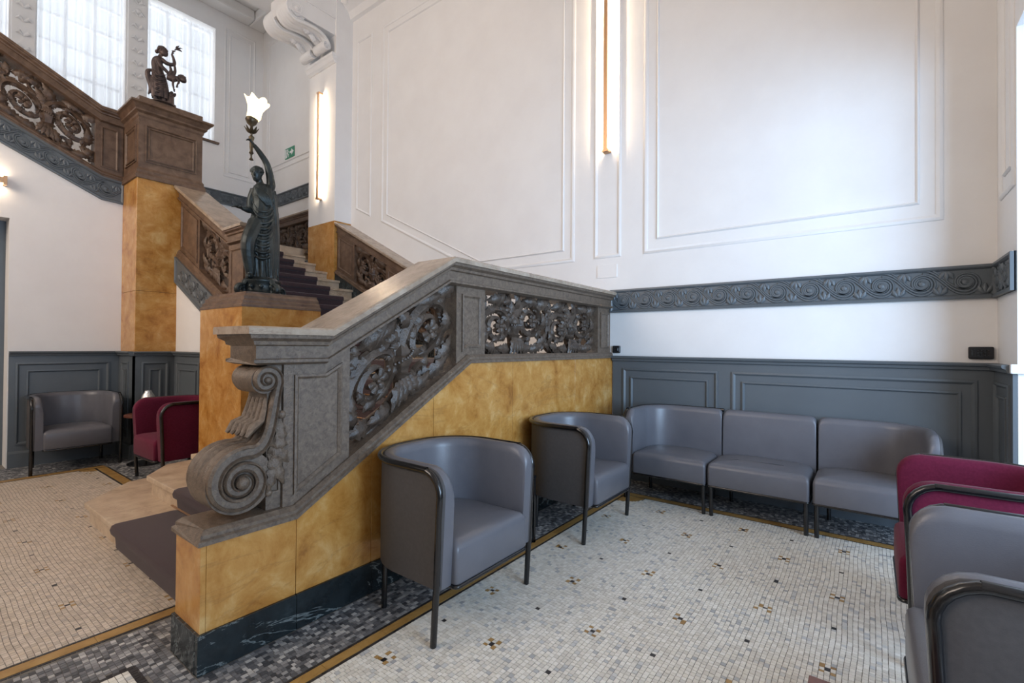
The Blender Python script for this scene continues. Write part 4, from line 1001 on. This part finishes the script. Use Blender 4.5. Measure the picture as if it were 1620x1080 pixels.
for i in range(5): swag(k, [(-.06+.02*i,-.07,1.02-.01*i), (-.02+.022*i,-.092,.92), (.05+.012*i,-.078,.84)], .010)
for i in range(6): swag(k, [(.055+.014*i,-.085+.02*i,.70), (.07+.014*i,-.098+.022*i,.45), (.075+.016*i,-.10+.024*i,.18)], .013)
for i in range(4): swag(k, [(.10+.008*i,.0+.02*i,1.03), (.125+.006*i,.01+.02*i,.65), (.14+.006*i,.02+.02*i,.15)], .02)     # mantle falling at the back
limb(k, [(.005,0,1.03), (-.012,-.01,1.07), (-.025,-.015,1.10)], [.036,.031,.031])               # neck
head(k, (-.036,-.022,1.145), .62, (-.35,-.85,-.18))
limb(k, [(.062,0,1.005), (.082,.0,1.06), (.070,-.005,1.16), (.045,-.01,1.255), (-.01,-.02,1.34), (-.062,-.028,1.405)], [.042,.040,.034,.030,.026,.018])
hand(k, (-.062,-.028,1.405), (-.5,-.1,.85), (.8,-.3,.45), .85, .7)
limb(k, [(-.055,0,1.0), (-.085,.02,.90), (-.088,-.02,.80), (-.125,-.08,.785), (-.150,-.10,.785)], [.036,.034,.030,.024,.018])
hand(k, (-.150,-.10,.785), (-.85,-.5,.12), (0,.1,1), .9, .25)
fuse(k, 'figure', M_['bronze'], st, .0055, 1)
pb = MB()
pb.lathe([(.19,0), (.20,.012), (.17,.03), (.155,.045), (.15,.11), (.165,.125), (.165,.14), (.145,.15), (.13,.17)], (0.01,0,0), 24)
for a in range(4):
    t = a*PI/2+.6; c, s_ = cos(t), sin(t)
    P = spiral((.20, .045), .05, .012, PI*.6, 1.4, -1, 26)
    P = np.vstack([bez((.12,.15), (.17,.15), (.155,.10), P[0], 8)[:-1], P]); pb.sweep([(x*c+.01, x*s_, z) for x, z in P], .018, .028, (-s_, c, 0), 8)
for j in range(12): t = j*PI/6; pb.ball((.01+.165*cos(t), .165*sin(t), .08), .022, 8)
q = pb.build('base', M_['bronze'], None, smooth=50); q.parent = st
TX, TY = -.084, -.032
tb = MB().lathe([(.002,1.255), (.020,1.262), (.006,1.285), (.008,1.31), (.020,1.325), (.012,1.35), (.016,1.38), (.016,1.44), (.024,1.465), (.024,1.475), (.008,1.49), (.010,1.51), (.030,1.535), (.012,1.545), (.012,1.575), (.040,1.60), (.055,1.635), (.050,1.65)], (TX, TY, 0), 16)
for j in range(8):
    t = j*PI/4; c, s_ = cos(t), sin(t)
    tb.sweep([(TX+.012*c, TY+.012*s_, 1.51), (TX+.035*c, TY+.035*s_, 1.525), (TX+.060*c, TY+.060*s_, 1.565)], [.006, .018, .003], [.004, .006, .003], (-c*.5, -s_*.5, .8), 6)
q = tb.build('torch', M_['torchmetal'], None, smooth=50); q.parent = st
fl = MB(); rings = []
for z, r, a in ((1.635,.045,0), (1.66,.060,0), (1.70,.058,.02), (1.745,.062,.07), (1.79,.078,.13), (1.825,.095,.17)):
    rings.append([(TX+.012+(z-1.635)*.16+r*(1+a*sin(6*t))*cos(t), TY+r*(1+a*sin(6*t))*sin(t), z+.10*a*sin(6*t+1.2)-.05*(z-1.635)*cos(t)*2) for t in np.linspace(0, 2*PI, 48, endpoint=False)])
fl.loft(rings, caps=False); q = fl.build('glass_shade', M_['flame'], None, smooth=80); q.parent = st; q['label'] = 'glowing frilled glass flame shade'
# ---- upper figure group
gp = thing('bronze_group', 'small bronze woman with bird and child, on top of the panelled pier box', 'statue', (-6.95, 2.03, 4.275)); gp.rotation_euler = (0, 0, math.radians(73))
k = MB()      # +x picture right, z metres above box; woman
robe(k, [(.075,-.015,0,.085,.075), (.16,-.02,0,.088,.075), (.26,-.03,0,.082,.066), (.36,-.038,0,.068,.055), (.43,-.05,0,.056,.046), (.50,-.055,0,.058,.046), (.555,-.048,0,.05,.04), (.585,-.04,0,.028,.026)], 9, .09, 40)
limb(k, [(-.035,0,.57), (-.02,-.005,.61), (-.012,-.01,.635)], [.024,.021,.021]); head(k, (.0,-.012,.665), .56, (.72,-.35,.28))
limb(k, [(-.01,-.02,.555), (.05,-.03,.52), (.115,-.03,.535), (.11,-.025,.60), (.092,-.02,.655)], [.027,.024,.020,.017,.012]); hand(k, (.092,-.02,.655), (.2,0,1), (-1,0,.2), .62, .5)
limb(k, [(-.05,-.045,.54), (-.02,-.07,.46), (.04,-.06,.41), (.075,-.03,.38)], [.027,.024,.020,.014]); hand(k, (.075,-.03,.38), (1,.2,-.2), (0,0,1), .6, .4)
limb(k, [(-.06,-.02,.11), (-.065,-.03,.04), (-.055,-.06,.012)], [.028,.02,.014]); limb(k, [(.02,-.02,.11), (.02,-.03,.04), (.03,-.06,.012)], [.028,.02,.014])
for i in range(5): swag(k, [(-.10,-.03,.40-.05*i), (-.04,-.075,.33-.05*i), (.045,-.05,.37-.05*i)], .012)
swag(k, [(-.09,0,.42), (-.145,0,.36), (-.11,.02,.20), (-.135,.01,.10)], .03)
w_ = fuse(k, 'woman', M_['bronze2'], gp, .0048, 1)
k = MB()      # child lying across her arm
limb(k, [(.05,-.035,.355), (.10,-.045,.345), (.155,-.045,.365)], [.034,.040,.030]); head(k, (.20,-.045,.375), .48, (.6,-.5,.4))
limb(k, [(.06,-.04,.37), (.085,-.05,.43), (.075,-.05,.49)], [.024,.018,.012]); limb(k, [(.09,-.03,.37), (.125,-.04,.44), (.12,-.04,.52)], [.024,.018,.012])
limb(k, [(.15,-.06,.36), (.165,-.08,.31), (.15,-.085,.27)], [.018,.014,.009]); limb(k, [(.12,-.07,.34), (.105,-.085,.27), (.115,-.085,.21)], [.016,.013,.009])
hand(k, (.15,-.085,.27), (-.2,0,-1), (0,-1,0), .4, .4); hand(k, (.115,-.085,.21), (.2,0,-1), (0,-1,0), .4, .4)
fuse(k, 'child', M_['bronze2'], gp, .0045, 1)
tk = MB(); limb(tk, [(.075,0,0), (.08,0,.08), (.085,0,.15), (.10,0,.20)], [.05,.042,.036,.014]); limb(tk, [(.09,0,.14), (.125,0,.16), (.13,0,.19)], [.016,.013,.010])
for j in range(7): t = j*.9; tk.ball((.085+.042*cos(t), .03*sin(t), .03+.022*j), .016, 8)
q = tk.build('tree_stump', M_['bronze2'], None, smooth=60); q.parent = gp
bd = MB(); bd.sweep([(.118,-.02,.725), (.145,-.02,.74), (.175,-.02,.735), (.195,-.02,.725)], [.005,.014,.012,.003], [.005,.014,.010,.004], (0,0,1), 8)
bd.sweep([(.14,-.02,.745), (.145,-.01,.775), (.165,0,.80)], [.016,.013,.003], [.004,.004,.002], (0,1,0), 6); bd.sweep([(.15,-.03,.74), (.175,-.05,.75), (.20,-.06,.745)], [.015,.012,.003], [.004,.004,.002], (0,0,1), 6)
bd.sweep([(.088,-.02,.70), (.13,-.02,.715)], .004, .004, (0,0,1), 6)
q = bd.build('bird', M_['bronze2'], None, smooth=60); q.parent = gp
bs = MB().lathe([(.145,0), (.145,.008), (.12,.014)], (0,0,0), 24); q = bs.build('base', M_['bronze2'], None, smooth=40); q.parent = gp

# ================================================================== SMALL THINGS ON THE WALLS
def wall_box(name, label, x0, x1, z0, z1, keys):
    t = thing(name, label, 'socket', ((x0+x1)/2, YB-.02, z0))
    MB().box(x0, x1, YB-.030, YB-.001, z0, z1).build('plate', M_['plastic'], t, bevel=.010, seg=3)
    for i in range(keys[0]):
        for j in range(keys[1]):
            cx = x0+(x1-x0)*(.30+.55*(i+.5)/keys[0]); cz = z0+(z1-z0)*(.22+.56*(j+.5)/keys[1]); dx, dz = (x1-x0)*.2/keys[0], (z1-z0)*.2/keys[1]
            MB().box(cx-dx, cx+dx, YB-.034, YB-.028, cz-dz, cz+dz).build('key', M_['black'], t, bevel=.0015, seg=1)
    MB().box(x0+.012, x0+.024, YB-.035, YB-.028, z0+.02, z1-.02).build('rocker', M_['black'], t, bevel=.002)
wall_box('wall_socket', 'square black wall socket above the dado, beside the balustrade end', -2.165, -2.085, 1.285, 1.362, (1, 1))
wall_box('wall_socket', 'wide black wall socket panel with keys, above the dado in the right corner', .555, .685, 1.283, 1.368, (4, 3))
sg = thing('exit_sign', 'green emergency exit sign with running figure and white arrow', 'sign', (-8.87, YB-.01, 4.92))
MB().box(-9.04, -8.70, YB-.012, YB-.001, 4.92, 5.12).build('plate', M_['greensign'], sg, bevel=.002)
f = lambda p, q, h: (-9.04+.34*p, YB-.012-h, 4.92+.20*q)
MB().prism([(.52,.42), (.70,.42), (.70,.22), (.95,.52), (.70,.82), (.70,.62), (.52,.62)], f, -.001, .002).build('arrow', M_['white'], sg)
door_ = MB(); door_.prism([(.05,.08), (.16,.08), (.16,.92), (.05,.92)], f, -.001, .0015); door_.build('door_mark', M_['white'], sg)
rm = MB(); rm.prism([(.30+.055*cos(t), .80+.09*sin(t)) for t in np.linspace(0, 2*PI, 12, endpoint=False)], f, -.001, .002)
for pl in ([(.24,.42), (.32,.42), (.35,.68), (.27,.70)], [(.27,.66), (.20,.50), (.23,.47), (.31,.62)], [(.33,.66), (.42,.55), (.44,.60), (.35,.70)], [(.25,.44), (.19,.22), (.17,.10), (.22,.10), (.25,.22), (.31,.42)], [(.28,.44), (.38,.34), (.36,.12), (.41,.12), (.43,.36), (.33,.46)]): rm.prism(pl, f, -.001, .002)
rm.build('running_figure', M_['white'], sg)
